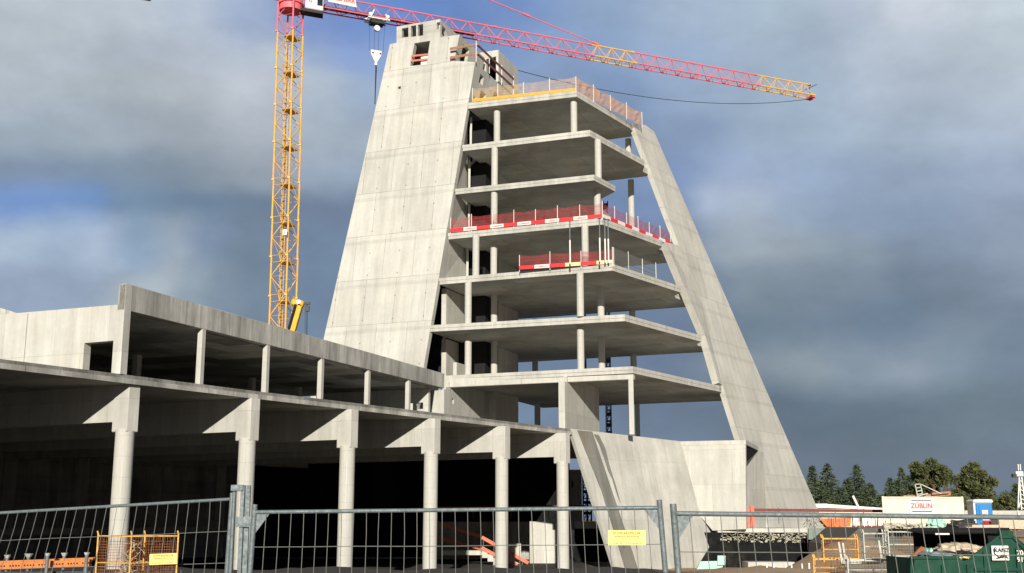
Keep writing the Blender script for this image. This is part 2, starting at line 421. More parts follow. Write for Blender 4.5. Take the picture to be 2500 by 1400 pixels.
# shaft side and back walls (leave an unlit well behind the front wall)
bfl = V((-14.5, 94.5, 0))
MB().ext([[FP_(800,780)+Cc*.6, tl+Cc*.6-A*.3+V((0,0,-.1)), tl+Cc*7+V((0,0,-.1)), FP_(800,780)+Cc*9]], -A*.4).build('side_wall', M['conc'], tower)
z6 = K[6]
# raised right return above roof level, with square holes
ra = tr; rb = V((tr.x, tr.y, tr.z)) + Cc*6.6; 
e = FP_(1143,252)
def cw(u, z):    # u metres behind the front face on the raked return plane
    t = (z-tr.z)/(e.z-tr.z); base = tr+(e-tr)*t; return base + Cc*u
def sq(u0, u1, z0, z1): return [cw(u0,z0), cw(u1,z0), cw(u1,z1), cw(u0,z1)]
retl = [cw(.5,z6-.1), cw(8.5,z6-.1), cw(8.5,tr.z), cw(.5,tr.z)]
MB().ext([retl, sq(1.3,2.1,36.2,37.0), sq(1.9,3.1,33.9,35.7), sq(4.5,5.6,35.1,36.6), sq(6.2,7.2,34.2,35.5), sq(.75,1.3,33.9,34.8)], A*.35).build('upper_return_wall', M['conc'], tower)
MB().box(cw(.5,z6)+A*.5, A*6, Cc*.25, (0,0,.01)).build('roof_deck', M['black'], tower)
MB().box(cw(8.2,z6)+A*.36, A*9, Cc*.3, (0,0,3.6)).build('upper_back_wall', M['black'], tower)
MB().ext([[FP_(1150,160)+Cc*.5+A*.3, tl+Cc*.5-A*.6+V((0,0,-2.6)), tl+Cc*9-A*.6+V((0,0,-2.6)), FP_(1150,160)+Cc*9+A*.3]], (0,0,-.25)).build('terrace_slab', M['conc'], tower)
# the top block's right side (tall door slot) and ceiling
tb = FP_(1122,85); tb0 = FP_(1109,149)
def tw(u, z):
    t = (z-tb.z)/(tb0.z-tb.z); return tb+(tb0-tb)*t + Cc*u
MB().ext([[tw(.5,tb0.z-.3), tw(5.5,tb0.z-.3), tw(5.5,tb.z), tw(.5,tb.z)], [tw(1.0,tb0.z-.1), tw(2.3,tb0.z-.1), tw(2.3,tb.z-.5), tw(1.0,tb.z-.5)], [tw(3.8,tb0.z-.1), tw(4.6,tb0.z-.1), tw(4.6,tb.z-1.1), tw(3.8,tb.z-1.1)]], A*.3).build('top_side_wall', M['conc'], tower)
MB().ext([[FP_(1122,86)+Cc*.5+A*.3, tl+Cc*.5-A*.4, tl+Cc*5.5-A*.4, FP_(1122,86)+Cc*5.5+A*.3]], (0,0,-.25)).build('top_slab', M['conc'], tower)
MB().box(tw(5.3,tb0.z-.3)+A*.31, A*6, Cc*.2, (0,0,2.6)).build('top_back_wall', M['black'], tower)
# penthouse box: vertical front with four openings
ph = FP_(968,105.5)+Cc*.02; phn = Cc
def PH(x, y): return hP(x, y, ph+V((0,0,0)), phn)
pho = [PH(968,106), PH(968.5,65.5), PH(1075,47), PH(1075,92)]
def phr(x0,y0,x1,y1): s = -.155; return [PH(x0,y0), PH(x1,y0+(x1-x0)*s), PH(x1,y1+(x1-x0)*s), PH(x0,y1)]
MB().ext([pho, phr(981,70,997,93), phr(1003,64,1016,91), phr(1020,61,1033,89), phr(1066,55.5,1074.4,72)], Cc*.35).build('penthouse_front', M['shaft'], tower)
q = PH(1075,47); q2 = PH(1075,92)
MB().ext([[q+Cc*.35, q+Cc*5, V((q2+Cc*5)), q2+Cc*.35], [q+Cc*.36+V((0,0,-.45)), q+Cc*.36+V((0,0,-1.25)), q+Cc*1.1+V((0,0,-1.25)), q+Cc*1.5+V((0,0,-.9)), q+Cc*1.1+V((0,0,-.45))]], A*.3).build('penthouse_side', M['conc'], tower)
q3 = PH(968.5,65.5)
MB().ext([[q+Cc*.36+A*.31, q3+Cc*.36-A*.3, q3+Cc*5-A*.3, q+Cc*5+A*.31]], (0,0,-.2)).build('penthouse_roof', M['conc'], tower)
MB().box(q3+Cc*.36, -A*.3, Cc*4.6, (0,0,-2)).build('penthouse_side', M['conc'], tower)
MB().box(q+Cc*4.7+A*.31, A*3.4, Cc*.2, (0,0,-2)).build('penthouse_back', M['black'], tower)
# rear block with a tall opening and a long side wall
uz = 41.4; U = hZ(1217,122,uz); UL = U + A*3.9
def UB(x, y): return hP(x, y, U, Cc)
MB().ext([[U, UL, UL+V((0,0,-8)), U+V((0,0,-8))], [UB(1187,145), UB(1211,138), UB(1211,196), UB(1187,200)]], Cc*.4).build('rear_block_front', M['cream'], tower)
U2 = hZ(1265,170,uz)
MB().ext([[U+Cc*.4, U2, V((U2.x,U2.y,uz-8)), U+Cc*.4+V((0,0,-8))]], A*.35).build('rear_block_side', M['conc'], tower)
MB().ext([[U+Cc*.41+A*.36, UL+Cc*.41, UL+Cc*5, U2+A*.36]], (0,0,-.25)).build('rear_block_roof', M['conc'], tower)
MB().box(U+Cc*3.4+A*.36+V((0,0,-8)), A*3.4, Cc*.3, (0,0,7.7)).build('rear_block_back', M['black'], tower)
# ground-floor cross walls
zt = K[0]-.93
w1 = hZ(1088,944,zt)+Cc*.05; MB().ext([[w1+V((0,0,0)), w1+Cc*9.4, V(((w1+Cc*9.4).x,(w1+Cc*9.4).y,6.0)), V((w1.x,w1.y,6.0))],
    [w1+Cc*1.1+V((0,0,-1.2)), w1+Cc*1.5+V((0,0,-1.2)), w1+Cc*1.5+V((0,0,-.8)), w1+Cc*1.1+V((0,0,-.8))]], A*.25).build('cross_wall', M['conc'], tower)
w2 = hZ(1378,931,zt)+Cc*.05; MB().box((w2.x,w2.y,6.0), A*.5, Cc*8.4, (0,0,zt-6.0)).build('cross_wall', M['conc'], tower, bevel=.02)
for w in (w1, w2):
    q_ = w + Cc*(9.4 if w is w1 else 8.4)
    MB().box(V((w.x,w.y,zt+.002))+Cc*.52, A*.25, Cc*7.8, (0,0,.42)).build('cross_wall', M['conc'], tower)
MB().box(V((w1.x,w1.y,6.0))+Cc*5+A*.26, A*12, Cc*.3, (0,0,K[0]-6.0-.52)).build('cross_wall', M['conc'], tower)
# floor behind the hall's edge at terrace level
base = [V((p[0],p[1],5.75)) for p in ((3.6,81.8),(8.6,87.2),(12.4,92.2),(17.4,91),(16,112),(4.8,112),(4.8,102))]
MB().ext([base], (0,0,.25)).build('ground_floor_slab', M['soffit'], tower)
# raked leg
pl0, q6 = V((17.25,96.42,10.99)), V((10.2,95.76,33.79))
nL = B.cross(q6-pl0).normalized()
if nL.dot(V((1,-1,0))) < 0: nL = -nL
def LG(x, y, o=0): return hP(x, y, pl0+nL*o, nL)
leg = [LG(1545,303), LG(1576,306), LG(1597,322), LG(1995,1240), LG(2025,1312), LG(1885,1320), LG(1868,1240), LG(1806,1075), LG(1763,940), LG(1714,741), LG(1655,592), LG(1581,397)]
MB().ext([leg], -nL*.45).build('raked_leg', M['leg'], tower)
p3 = hZ(1616,588,K[3]); nL3 = B.cross(p3-V((17.35,96.45,10.99))).normalized()
if nL3.dot(V((1,-1,0))) < 0: nL3 = -nL3
def L3(x, y): return hP(x, y, p3, nL3)
fr = [L3(1626,592), L3(1658,600), LG(1714,741,.02), LG(1763,940,.02), L3(1755,935), L3(1722,820), L3(1671,700)]
m = MB(); m.v = [p for p in fr]+[p-nL*.6 for p in fr]
n_ = len(fr); tri = tessellate_polygon([[V((p.dot(B), p.z, 0)) for p in fr]])
m.f = [tuple(t) for t in tri]+[tuple(i+n_ for i in t[::-1]) for t in tri]+[(i,(i+1)%n_,n_+(i+1)%n_,n_+i) for i in range(n_)]
m.build('leg_rib', M['leg'], tower)

# ------------------------------------------------------------------ flared base wall
fl = thing('flared_base_wall', (10, 92, -3), 'leaning concrete base wall with a dark water run, between the hall and the raked leg', 'wall')
P1 = hZ(1395,1048,6.21); P2 = hZ(1662,1078,5.85); P3 = hZ(1820,1075,5.85); P4 = hZ(1851,1091,5.85)
n1 = nL.copy()
def F1(x, y): return hP(x, y, P1, n1)
d12 = (P2-P1)
P2 = hP(1662,1078,P3,Cc); Q2 = hP(1711,1262,P3,Cc)
n12 = (P2-P1).cross(Q2-P1).normalized()
if n12.y > 0: n12 = -n12
def F2(x, y): return hP(x, y, P1, n12)
lowL = F2(1410,1047); 
face = [F2(1393,1047), P2, F2(1711,1262), F2(1752,1302), F2(1690,1405), F2(1672,1440), F2(1530,1480)]
MB().ext([face], -n12*.28 if (-n12).y > 0 else n12*.28).build('leaning_wall', M['flare'], fl)
# bright raked end strip, proud of the wall
# water run, a thin stained skin
def skin(pts, name, mat, par, o=.012):
    m = MB(); vs = [F2(x, y)+n12*o for x, y in pts]; m.ext([vs], -n12*.008); return m.build(name, mat, par)
skin([(1409,1051),(1446,1054),(1456,1085),(1468,1120),(1488,1180),(1512,1252),(1545,1350),(1562,1405),(1530,1405),(1496,1290),(1468,1200),(1440,1130),(1422,1085)], 'water_stain', M['wet'], fl)
skin([(1449,1060),(1462,1063),(1478,1095),(1489,1140),(1503,1185),(1516,1232),(1508,1214),(1494,1170),(1484,1150),(1474,1118),(1462,1085)], 'water_stain', M['wet'], fl, .013)
vn = Cc
def FV(x, y): return hP(x, y, P3, vn)
face2 = [P2+V((0,0,-.01)), P3, FV(1822,1292), FV(1740,1296), Q2]
MB().ext([face2], Cc*.35).build('upright_wall', M['conc'], fl)
# coping that runs along the top and turns back at the right end
top = [P2, P3, P4, P4+A*2.2+V((0,0,0))]
MB().ext([[P3+V((.02,-.03,0)), P4+V((.02,0,0)), P4+A*1.2, P2+Cc*1.0, P2+V((-.02,-.03,0))]], (0,0,-.32)).build('coping', M['conc'], fl)
tz = P3.z-1.7
MB().ext([[P3+V((-.02,.38,-.33)), P4+V((-.05,-.1,-.33)), V((P3.x-.02,P3.y+.38,tz))]], A*.3).build('coping_shade', M['dark'], fl)  # black wedge paints the shade under the overhanging coping
rf = [hY(1822,1147,92.5), hY(1864,1110,96.6), hY(1872,1292,97.5), hY(1822,1292,92.5)]
rf[0].z = 5.5; rf[1].z = 5.5
MB().ext([[rf[0], rf[1], rf[2], rf[3]]], (.0,.35,0)).build('inner_return', M['cream'], fl)

# ------------------------------------------------------------------ hall
ZF, ZC = 6.21, 5.80      # terrace level and underside of the hall roof
hall = thing('hall_building', (-15, 70, -3), 'long low concrete hall with round columns, deep cross beams and an upper storey behind', 'building')
ea, eb = hZ(303,912,ZF), hZ(1394,1048,ZF)
ed = (eb-ea).normalized(); e0 = ea-ed*26; deep = -NB*50; far_ = [eb+V((-2.8,4.6,0)), V((4.6,101.5,ZF)), V((4.6,109,ZF)), V((-8,125,ZF)), V((-36,150,ZF))]
ins = NB*-.35
MB().ext([[e0, hZ(640,958,ZF)+NB*.1, eb]+far_+[e0+deep]], (0,0,-.17)).build('roof_slab', M['stained'], hall)
lo = [V((p.x,p.y,ZF-.19)) for p in [e0+NB*.30, hZ(640,958,ZF)+NB*.36, eb+NB*.12]+far_+[e0+deep]]
o = MB().ext([lo], (0,0,-.22)).build('roof_slab', concrete('dirty_slab_edge', .44, (1.6, 9), .3, .16, .45, .45, stain=.8), hall)
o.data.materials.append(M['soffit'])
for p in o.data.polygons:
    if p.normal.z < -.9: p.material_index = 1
ca, cb = hZ(316,939,ZC), hZ(1380,1057,ZC)
cdir = (cb-ca).normalized()
for i in range(-2, 6):
    p = ca+(cb-ca)*(i/5)
    cen = p + D2*.41 + cdir*.30
    co = MB().cyl((cen.x,cen.y,-3.5), (cen.x,cen.y,3.87), .405, 40).build('column', M['column'], hall, smooth=True)
    cp = MB().box((p.x,p.y,3.76), D2*.885, cdir*.60, (0,0,ZC-3.76)).build('capital', M['conc'], co, bevel=.03)
    q_ = p + D2*.89 + cdir*.03
    MB().box((q_.x,q_.y,4.20), D2*34.5, cdir*.54, (0,0,ZC-4.20)).build('cross_beam', M['conc'], hall)
# inner long beams and the far row of posts
o_ = NB*-76 + B*17; MB().box((o_.x,o_.y,4.68), B*64, -NB*.5, (0,0,ZC-4.68)).build('long_beam', M['conc'], hall)
for x in (12, 193, 378, 534, 666, 788, 905):
    X_Y = (x-CX)/2887; Yv = 99.9/(.675-X_Y); 
    MB().box((X_Y*Yv-.35, Yv, -3.4), (.7,0,0), (0,.6,0), (0,0,ZC+3.4)).build('inner_pillar', M['cream'], hall)
o_ = NB*-87 + B*4; MB().box((o_.x,o_.y,-3.4), B*125, -NB*.3, (0,0,ZC+3.4)).build('rear_wall', M['foot'], hall)
o_ = NB*-81.3 + B*10; MB().box((o_.x,o_.y,-1.13), B*86, -NB*1.4, (0,0,.52)).build('gallery_slab', M['cream'], hall)
MB().box((-24,108,-3.3), (29.3,0,0), (0,.4,0), (0,0,ZC+3.3)).build('shade_black_wall', M['dark'], hall)  # coloured black so the sunlit wall reads as deep shade
for x, w in ((905,60),(1210,50)):
    p = hY(x, 1150, 107.6); MB().box((p.x,p.y,-3.3), (w/2887*107,0,0), (0,.35,0), (0,0,9)).build('dark_pier', M['black'], hall)
def blk(x0, x1, y0, Y, dep, mat, name, zb=-3.4):
    p = hY(x0, y0, Y); q_ = hY(x1, y0, Y)
    return MB().box((p.x,p.y,zb), (q_.x-p.x,0,0), (0,dep,0), (0,0,p.z-zb)).build(name, M[mat], hall, bevel=.02)
blk(1293, 1363, 1273, 95, .5, 'cream', 'stair_wall')
blk(1242, 1272, 1328, 94, 2.0, 'cream', 'stair_wall')
blk(1050, 1292, 1274, 104.5, .3, 'foot', 'parapet_wall')
p = hY(1403,1273,98); q_ = hY(1460,1273,98); MB().box((p.x,p.y,p.z-.6), (q_.x-p.x,0,0), (0,.5,0), (0,0,.6)).build('lintel', M['cream'], hall, bevel=.02)
MB().box((p.x,p.y+.6,-3.4), (q_.x-p.x+2,0,0), (0,.2,0), (0,0,2.8)).build('shade_black_wall', M['dark'], hall)
# staircase flight
fs = hY(1177,1345,93); fe = hY(1300,1425,93)
m = MB(); n_ = 9
for i in range(n_):
    x0 = fs.x+(fe.x-fs.x)*i/n_; x1 = fs.x+(fe.x-fs.x)*(i+1)/n_; z = fs.z+(fe.z-fs.z)*i/n_
    m.box((x0,93,z-.55), (x1-x0+.002,0,0), (0,1.3,0), (0,0,.55))
m.box((fs.x-3.2,93.6,fs.z-.35), (3.2,0,0), (0,1.3,0), (0,0,.35))
m.build('stair_flight', M['cream'], hall)
# left end closed by an added, unseen wall that stops light leaking in
MB().box(V((e0.x,e0.y,-3.4))+deep*.02, deep*.95, ed*.3, (0,0,ZC+3.4)).build('light_block_wall', M['dark'], hall)
# upper storey: parapet band on slim posts
ua, ub = V((-16.96,49.93,0)), V((-4.78,81.59,0)); uc = (ub-ua).normalized()
ptop, pbot = 10.20, 9.02
m = MB(); m.ext([[V((*ua.xy,pbot)), V((*ub.xy,pbot+.1)), V((*ub.xy,10.15)), V((*ua.xy,ptop))]], A*.40)
m.build('parapet_band', M['old'], hall, bevel=.02)
un = 6
for i in range(1, un):
    p = ua+uc*((ub-ua).length*i/un)
    MB().box((p.x,p.y,ZF), A*.28, uc*.32, (0,0,2.84)).build('post', M['column'], hall, bevel=.03)
for i in range(0, un+1):
    p = ua+uc*((ub-ua).length*i/un)+A*8.4
    MB().box((p.x,p.y,ZF), A*.33, uc*.38, (0,0,2.76)).build('post', M['conc'], hall)
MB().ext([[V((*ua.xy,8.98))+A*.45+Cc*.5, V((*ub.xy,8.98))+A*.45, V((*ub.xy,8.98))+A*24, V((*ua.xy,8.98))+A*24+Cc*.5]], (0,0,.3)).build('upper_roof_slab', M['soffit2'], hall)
g = V((*ua.xy,0))
def GW(x, y): return hP(x, y, g, Cc)
dr = [GW(277,925), GW(277,832), GW(206,838), GW(206,925)]
pts = [V((ua.x,ua.y,ZF)), V((ua.x,ua.y,ptop)), GW(293,694.5), GW(291,744), GW(-260,790), V((GW(-260,790).x,GW(-260,790).y,ZF)), V((*dr[2].xy,ZF)), dr[2], dr[1], V((*dr[1].xy,ZF))]
MB().ext([pts], Cc*.42).build('gable_wall', M['cream'], hall)
for xx in (66, -120):
    q_ = hP(xx, 800, V((*ua.xy,0)), Cc); MB().box((q_.x,q_.y-.004,ZF), A*.03, -Cc*.006, (0,0,3.0)).build('wall_joint', M['stained'], hall)
p = V((*ub.xy,ZF))-Cc*1.5
MB().ext([[p+A*.5, p+A*9.5, p+A*9.5+V((0,0,2.75)), p+A*.5+V((0,0,2.75))], [p+A*1.7+V((0,0,1.3)), p+A*2.3+V((0,0,1.3)), p+A*2.3+V((0,0,1.8)), p+A*1.7+V((0,0,1.8))], [p+A*.9+V((0,0,1.35)), p+A*1.35+V((0,0,1.35)), p+A*1.35+V((0,0,1.8)), p+A*.9+V((0,0,1.8))]], Cc*.3).build('cross_wall', M['conc'], hall)
MB().box((ub.x,ub.y-.1,ZF), A*.25, uc*.3, (0,0,2.84)).build('post', M['cream'], hall)
o_ = V((*ua.xy,ZF))+A*20; MB().box(o_, uc*35, A*.3, (0,0,2.76)).build('upper_rear_wall', M['foot'], hall)
p = V((*ua.xy,ZF))+Cc*7+A*4; 
rb_ = thing('roof_hump', (-34, 75, 10), 'grey roof corner showing above the bright wall at the left edge', 'roof')
MB().ext([[hY(-120,700,80), hY(0,752,80), hY(52,768,80), hY(52,800,80), hY(-120,800,80)]], (0,3,0)).build('roof_fascia', M['old'], rb_)

# ------------------------------------------------------------------ podium deck and basement wall
bw = thing('basement_wall', (20, 88, -3.4), 'black coated basement wall under a pale deck edge, below the raked leg', 'wall')
def W(x, y, Y=88): return hY(x, y, Y)
dk = -.60
a0, a1 = W(1752,1290), W(1972,1290)
MB().box((a0.x,88,dk-.32), (a1.x-a0.x,0,0), (0,28,0), (0,0,.32)).build('deck_slab', M['cream'], bw, bevel=.02)
MB().box((a0.x-2.2,88.25,-3.6), (a1.x-a0.x+2.05,0,0), (0,.3,0), (0,0,2.7)).build('coated_wall', M['dark'], bw)
MB().box((a1.x-.15,88.3,-3.6), (.15,0,0), (0,26,0), (0,0,2.7)).build('coated_wall', M['dark'], bw)
m = MB(); rnd = random.Random(3)
for i in range(330):
    x = a0.x+.3+rnd.random()*(a1.x-a0.x-.5); t = (x-a0.x)/(a1.x-a0.x)
    z = dk-.36-abs(rnd.gauss(0, .18 + .18*t))-.1*(1-t); z = max(z, dk-1.0)
    s = .03+.09*rnd.random()
    m.cbox((x,88.2,z), s*2.2, .09, s, (1,0,rnd.uniform(-.4,.4)))
m.build('plaster_residue', M['whitefoam'], bw)
p0, p1 = W(1826,1368,86), W(1940,1368,86)
MB().box((p0.x,86,-3.7), (p1.x-p0.x,0,0), (0,2.4,0), (0,0,.72)).build('footing', M['conc'], bw)
m = MB().box(W(1705,1400,82)+V((0,0,.2)), (2.1,0,0), (0,.12,0), (0,0,.75))
fb = thing('foam_boards', tuple(W(1730,1385,82)), 'pale mint foam boards leaning at the foot of the base wall', 'insulation board')
q_ = [W(1696,1400,82), W(1765,1385,82), W(1763,1370,82), W(1711,1371,82)]
MB().ext([q_], (0,.12,0)).build('board', M['mint'], fb)
MB().ext([[W(1752,1380,81.8), W(1771,1380,81.8), W(1771,1357,81.8), W(1752,1357,81.8)]], (0,.12,0)).build('board', M['mint'], fb)
gr = thing('sheet_pile_wall', (27, 86, -3), 'grey green sheet wall right of the black basement wall', 'wall')
MB().ext([[W(1974,1291,85.5), W(2098,1289,85.5), W(2055,1315,85.5), W(1974,1318,85.5)]], (0,.25,0)).build('sheet_panel', M['sheet'], gr)
MB().ext([[W(1974,1318,85.9), W(2055,1315,85.9), W(2055,1400,85.9), W(1974,1400,85.9)]], (0,.2,0)).build('coated_wall', M['dark'], gr)
m = MB()
for i in range(5): x = 1985+i*20; m.box(W(x,1291,85.44), (.04,0,0), (0,.05,0), (0,0,-.7))
m.build('rib', M['sheet'], gr)
em = thing('concrete_ramp', (28, 76, -3), 'smooth grey concrete ramp wall behind the yellow and grey cages', 'wall')
MB().ext([[W(2048,1400,76), W(2052,1330,76), W(2098,1289,76), W(2560,1291,76), W(2560,1400,76)]], (0,8,0)).build('ramp_body', concrete('concrete_ramp_grey', .11, (6,3), .1, .03, .1, .2, stain=.1), em)

# ------------------------------------------------------------------ guard nets on the floors
def guard(name, pts, h, label, net, boards, spacing, bh=.28, cat='guard rail', gridtop=True, net_from=0., skip_board=()):
    t = thing(name, tuple(pts[0]), label, cat, 'edge protection on the tower floors')
    for s, (a, b) in enumerate(zip(pts, pts[1:])):
        L = (b-a).length; n = max(1, round(L/spacing)); d = (b-a)/n; dn = (b-a).normalized()
        for i in range(n+1):
            if i == 0 and s > 0: continue
            p = a+d*i
            MB().cyl(p+V((0,0,-.15)), p+V((0,0,h+.05+(.12 if i % 2 else 0))), .028, 6).build('post', M['white'], t)
        if net:
            m = MB(); rn = random.Random(int(L*100)); side_ = dn.cross(ZUP); J = n*6
            for jv in range(5):
                for iu in range(J+1):
                    ph_ = (iu % 6)/6; sag = math.sin(math.pi*ph_)
                    z_ = net_from+(h-net_from)*jv/4 - (sag*rn.uniform(.05,.11) if jv == 4 else 0)
                    m.v.append(a+d*(iu/6)+V((0,0,z_))+side_*(.10*sag*rn.uniform(-.6,1)*(jv in (1,2,3))))
            for jv in range(4):
                for iu in range(J): q0 = jv*(J+1)+iu; m.f.append((q0, q0+1, q0+J+2, q0+J+1))
            o = m.build('net', M['netbrown' if (net == 'netorange' and s == 1) else net], t)
        else:
            m = MB()
            for i in range(int(L/.12)+1): m.cyl(a+dn*.12*i, a+dn*.12*i+V((0,0,h)), .010, 4)
            for z in (.05, .4, .75, h): m.cyl(a+V((0,0,z)), b+V((0,0,z)), .018, 4)
            m.build('wire_panel', M['wire'], t)
        if boards and s not in skip_board:
            nb = max(1, round(L/1.15)); db = (b-a)/nb
            side = dn.cross(ZUP); side = side if side.y < 0 else -side
            for i in range(nb):
                c = boards[(i+s) % len(boards)]
                o = MB().box(a+db*i+side*.05+V((0,0,.02)), db*.985, side*.04, (0,0,bh)).build('toe_board', M[c], t)
                if c == 'whiteboard' and s == 0:
                    p = a+db*(i+.5)+side*.095+V((0,0,bh*.5))
                    text('COMBISAFE', 'lettering', M['redtext'], t, p, (b-a), (0,0,1), .17, .003)
    return t
def on(x, y, k, dz=0): return hZ(x, y, K[k]) + V((0,0,dz))
def inset(p, s=.12): c = V((4, 96, p.z)); return p+(c-p).normalized()*s
rf_ = [inset(on(1150,250,6)), inset(on(1407,222,6)), inset(on(1571,308,6))]
guard('roof_guard', rf_, 1.22, 'orange net guard with orange toe boards round the roof slab', 'netorange', ['oraboard'], 2.4, .24, skip_board=(1,))
m3 = [inset(on(1097,568,3)), inset(on(1472,532,3)), inset(on(1648,600,3),.35)]
guard('floor_guard', m3, 1.18, 'red net guard with red and white boards, the longer one halfway up the tower', 'netred', ['redboard','whiteboard','redboard','whiteboard'], 1.85)
m2 = [inset(on(1267,659,2)), inset(on(1497,644,2))]
guard('floor_guard', m2, 1.12, 'short red net guard with red and pale yellow boards one floor below the long one', 'netred', ['redboard','whiteboard','redboard','yelboard','redboard','yelboard','redboard'], 2.3)
m2b = [inset(on(1500,645,2)), inset(on(1605,684,2))]
guard('floor_fence', m2b, 1.25, 'bare grey wire fence along the right slab edge beside the short red guard', None, None, 2.4, cat='fence')
# steel props under slab 3
for i, (x, yb, yt, lb) in enumerate(((1390,645,588,'left'),(1463,640,548,'second'),(1476,642,575,'third'),(1484,642,568,'right'))):
    p = on(x+2, yb, 2); topz = K[3]-.5
    ppp = thing('steel_prop', tuple(p), {'left':'steel prop standing alone left of the round column on the guarded floor','second':'tall steel prop just right of the round column, reaching the slab edge','third':'middle steel prop of the three beside the red net corner','right':'rightmost steel prop of the group at the slab corner'}[lb], 'prop', 'steel props under the guarded slab')
    MB().cyl(p, p+V((0,0,(topz-p.z)*.55)), .06, 8).build('outer_tube', M['white'], ppp)
    MB().cyl(p+V((0,0,(topz-p.z)*.55)), V((p.x,p.y,topz)), .045, 8).build('inner_tube', M['galv'], ppp)
    MB().cbox((p.x,p.y,topz-.01), .25,.25,.02).build('head_plate', M['galv'], ppp)
# brown plank rails on top
pr = thing('plank_railing', tuple(tr), 'weathered brown plank railing along the stepped top of the shaft', 'guard rail')
p0 = tb0+A*.1-Cc*.25; p1 = tr-A*.2-Cc*.25; p2 = tr+Cc*8.2-A*.2
for z in (.55, 1.35):
    MB().box(V((p0.x,p0.y,tr.z+z))+A*.2, (p1-p0).xy.to_3d()-A*.4, Cc*.05, (0,0,.22)).build('plank', M['wood'], pr)
    MB().box(V((p1.x,p1.y,tr.z+z)), (p2-p1), -A*.05, (0,0,.22)).build('plank', M['darkred'], pr)
for i in range(4):
    p = p1+(p2-p1)*(i/3); MB().cyl((p.x,p.y,tr.z-.1), (p.x,p.y,tr.z+1.75), .035, 6).build('post', M['white'], pr)
wr = thing('plank_barrier', tuple(FP_(1020,150)), 'two salmon red planks closing the tall window opening near the top', 'guard rail')
for ya, yb_ in ((138,134),(150,146)):
    p = FP_(1003 if ya > 140 else 1005, ya)-Cc*.06; q_ = FP_(1046 if ya < 140 else 1044, yb_)-Cc*.06
    MB().bar(p, q_, .05, .16).build('plank', M['salmon'], wr)
p = FP_(1017,162)+Cc*.8; MB().box(p, -A*.85, Cc*.6, (0,0,1.15)).build('white_crate', M['white'], wr)

# ------------------------------------------------------------------ scaffold stair towers behind
def scaffold(px, Y, z1, label):
    p = hY(px, 900, Y); t = thing('scaffold_tower', (p.x,p.y,-.85), label, 'scaffold', 'scaffold towers behind the tower'); m = MB()
    for dx in (-.2,.2):
        for dy in (-.6,.6): m.cyl((p.x+dx*1.0,p.y+dy,-.85), (p.x+dx,p.y+dy,z1), .045, 5)
    m.build('standards', M['steel'], t); m = MB(); z = 0
    while z < z1:
        for dy in (-.6,.6): m.bar((p.x-.2,p.y+dy,z), (p.x+.2,p.y+dy,z), .09)
        m.bar((p.x-.2,p.y-.6,z), (p.x+.2,p.y-.6,z+1), .07); m.box((p.x-.22,p.y-.6,z+.5), (.44,0,0), (0,1.2,0), (0,0,.28)); z += 1.0
    m.build('lattice', M['steel'], t)
scaffold(1484, 108, 30, 'dark scaffold tower seen through the open floors left of the sky gaps')
scaffold(1425, 112, 26, 'dark scaffold tower mostly hidden behind the tower columns')
scaffold(1434, 112, 8, 'low dark scaffold seen beside the white corrugated cabin')
cb_ = thing('corrugated_cabin', tuple(hY(1405,1230,112)), 'white corrugated cabin glimpsed between the last hall column and the leaning wall', 'container')
p, q_ = hY(1386,1147,112), hY(1420,1150,112)
m = MB().box((p.x,112,-.9), (q_.x-p.x,0,0), (0,2.4,0), (0,0,p.z+.9))
for i in range(9): m.box((p.x+.05+i*(q_.x-p.x-.1)/9,111.95,-.9), (.07,0,0), (0,.05,0), (0,0,p.z+.85))
m.build('cabin_shell', M['white'], cb_)
MB().box(hY(1396,1190,111.93), (.14,0,0), (0,.02,0), (0,0,.6)).build('vent', M['ink'], cb_)

# ------------------------------------------------------------------ red board rails
def boardrail(name, a, b, label, mat='redboard', n=4, hs=(.0,), bh=.22):
    t = thing(name, tuple(a), label, 'guard rail')
    for z in hs: MB().box(a+V((0,0,z)), b-a, (0,.05,0), (0,0,bh)).build('board', M[mat], t)
    for i in range(n): p = a+(b-a)*(i/(n-1)); MB().cyl(p+V((0,.08,-.9)), p+V((0,.08,.3)), .03, 6).build('post', M['galv'], t)
    return t
t = boardrail('board_railing', hY(1832,1249,88.6), hY(2178,1252,88.6), 'long dark red board railing on posts along the deck edge at right', 'darkred', 6)
m = MB().box(hY(1825,1289,88.5), (.22,0,0), (0,.2,0), (0,0,1.55)).box(hY(1834,1289,88.5), (.28,0,0), (0,.2,0), (0,0,1.6))
tag(m.build('red_stand', M['salmon']), 'red steel stand at the left end of the dark red board railing', 'stand')
boardrail('hall_railing', hY(1064,1243,100), hY(1430,1240,100), 'dim dark red railing crossing the dark hall bays above the stair', 'darkred', 5)
t = thing('stair_railing', tuple(fs), 'salmon boards sloping down the stair in the hall bay', 'guard rail')
for (x0,y0,x1,y1) in ((1176,1312,1290,1375),(1176,1338,1300,1402),(1062,1275,1176,1312),(1062,1312,1176,1340)):
    Yv = 92.9 if x0 > 1100 else 97
    MB().bar(hY(x0,y0,Yv), hY(x1,y1,Yv), .05, .26).build('board', M['salmon'], t)
for x,y in ((1180,1345),(1225,1375),(1275,1400)): p = hY(x,y,92.95); MB().cyl(p, p+V((0,0,1.1)), .025, 5).build('post', M['galv'], t)

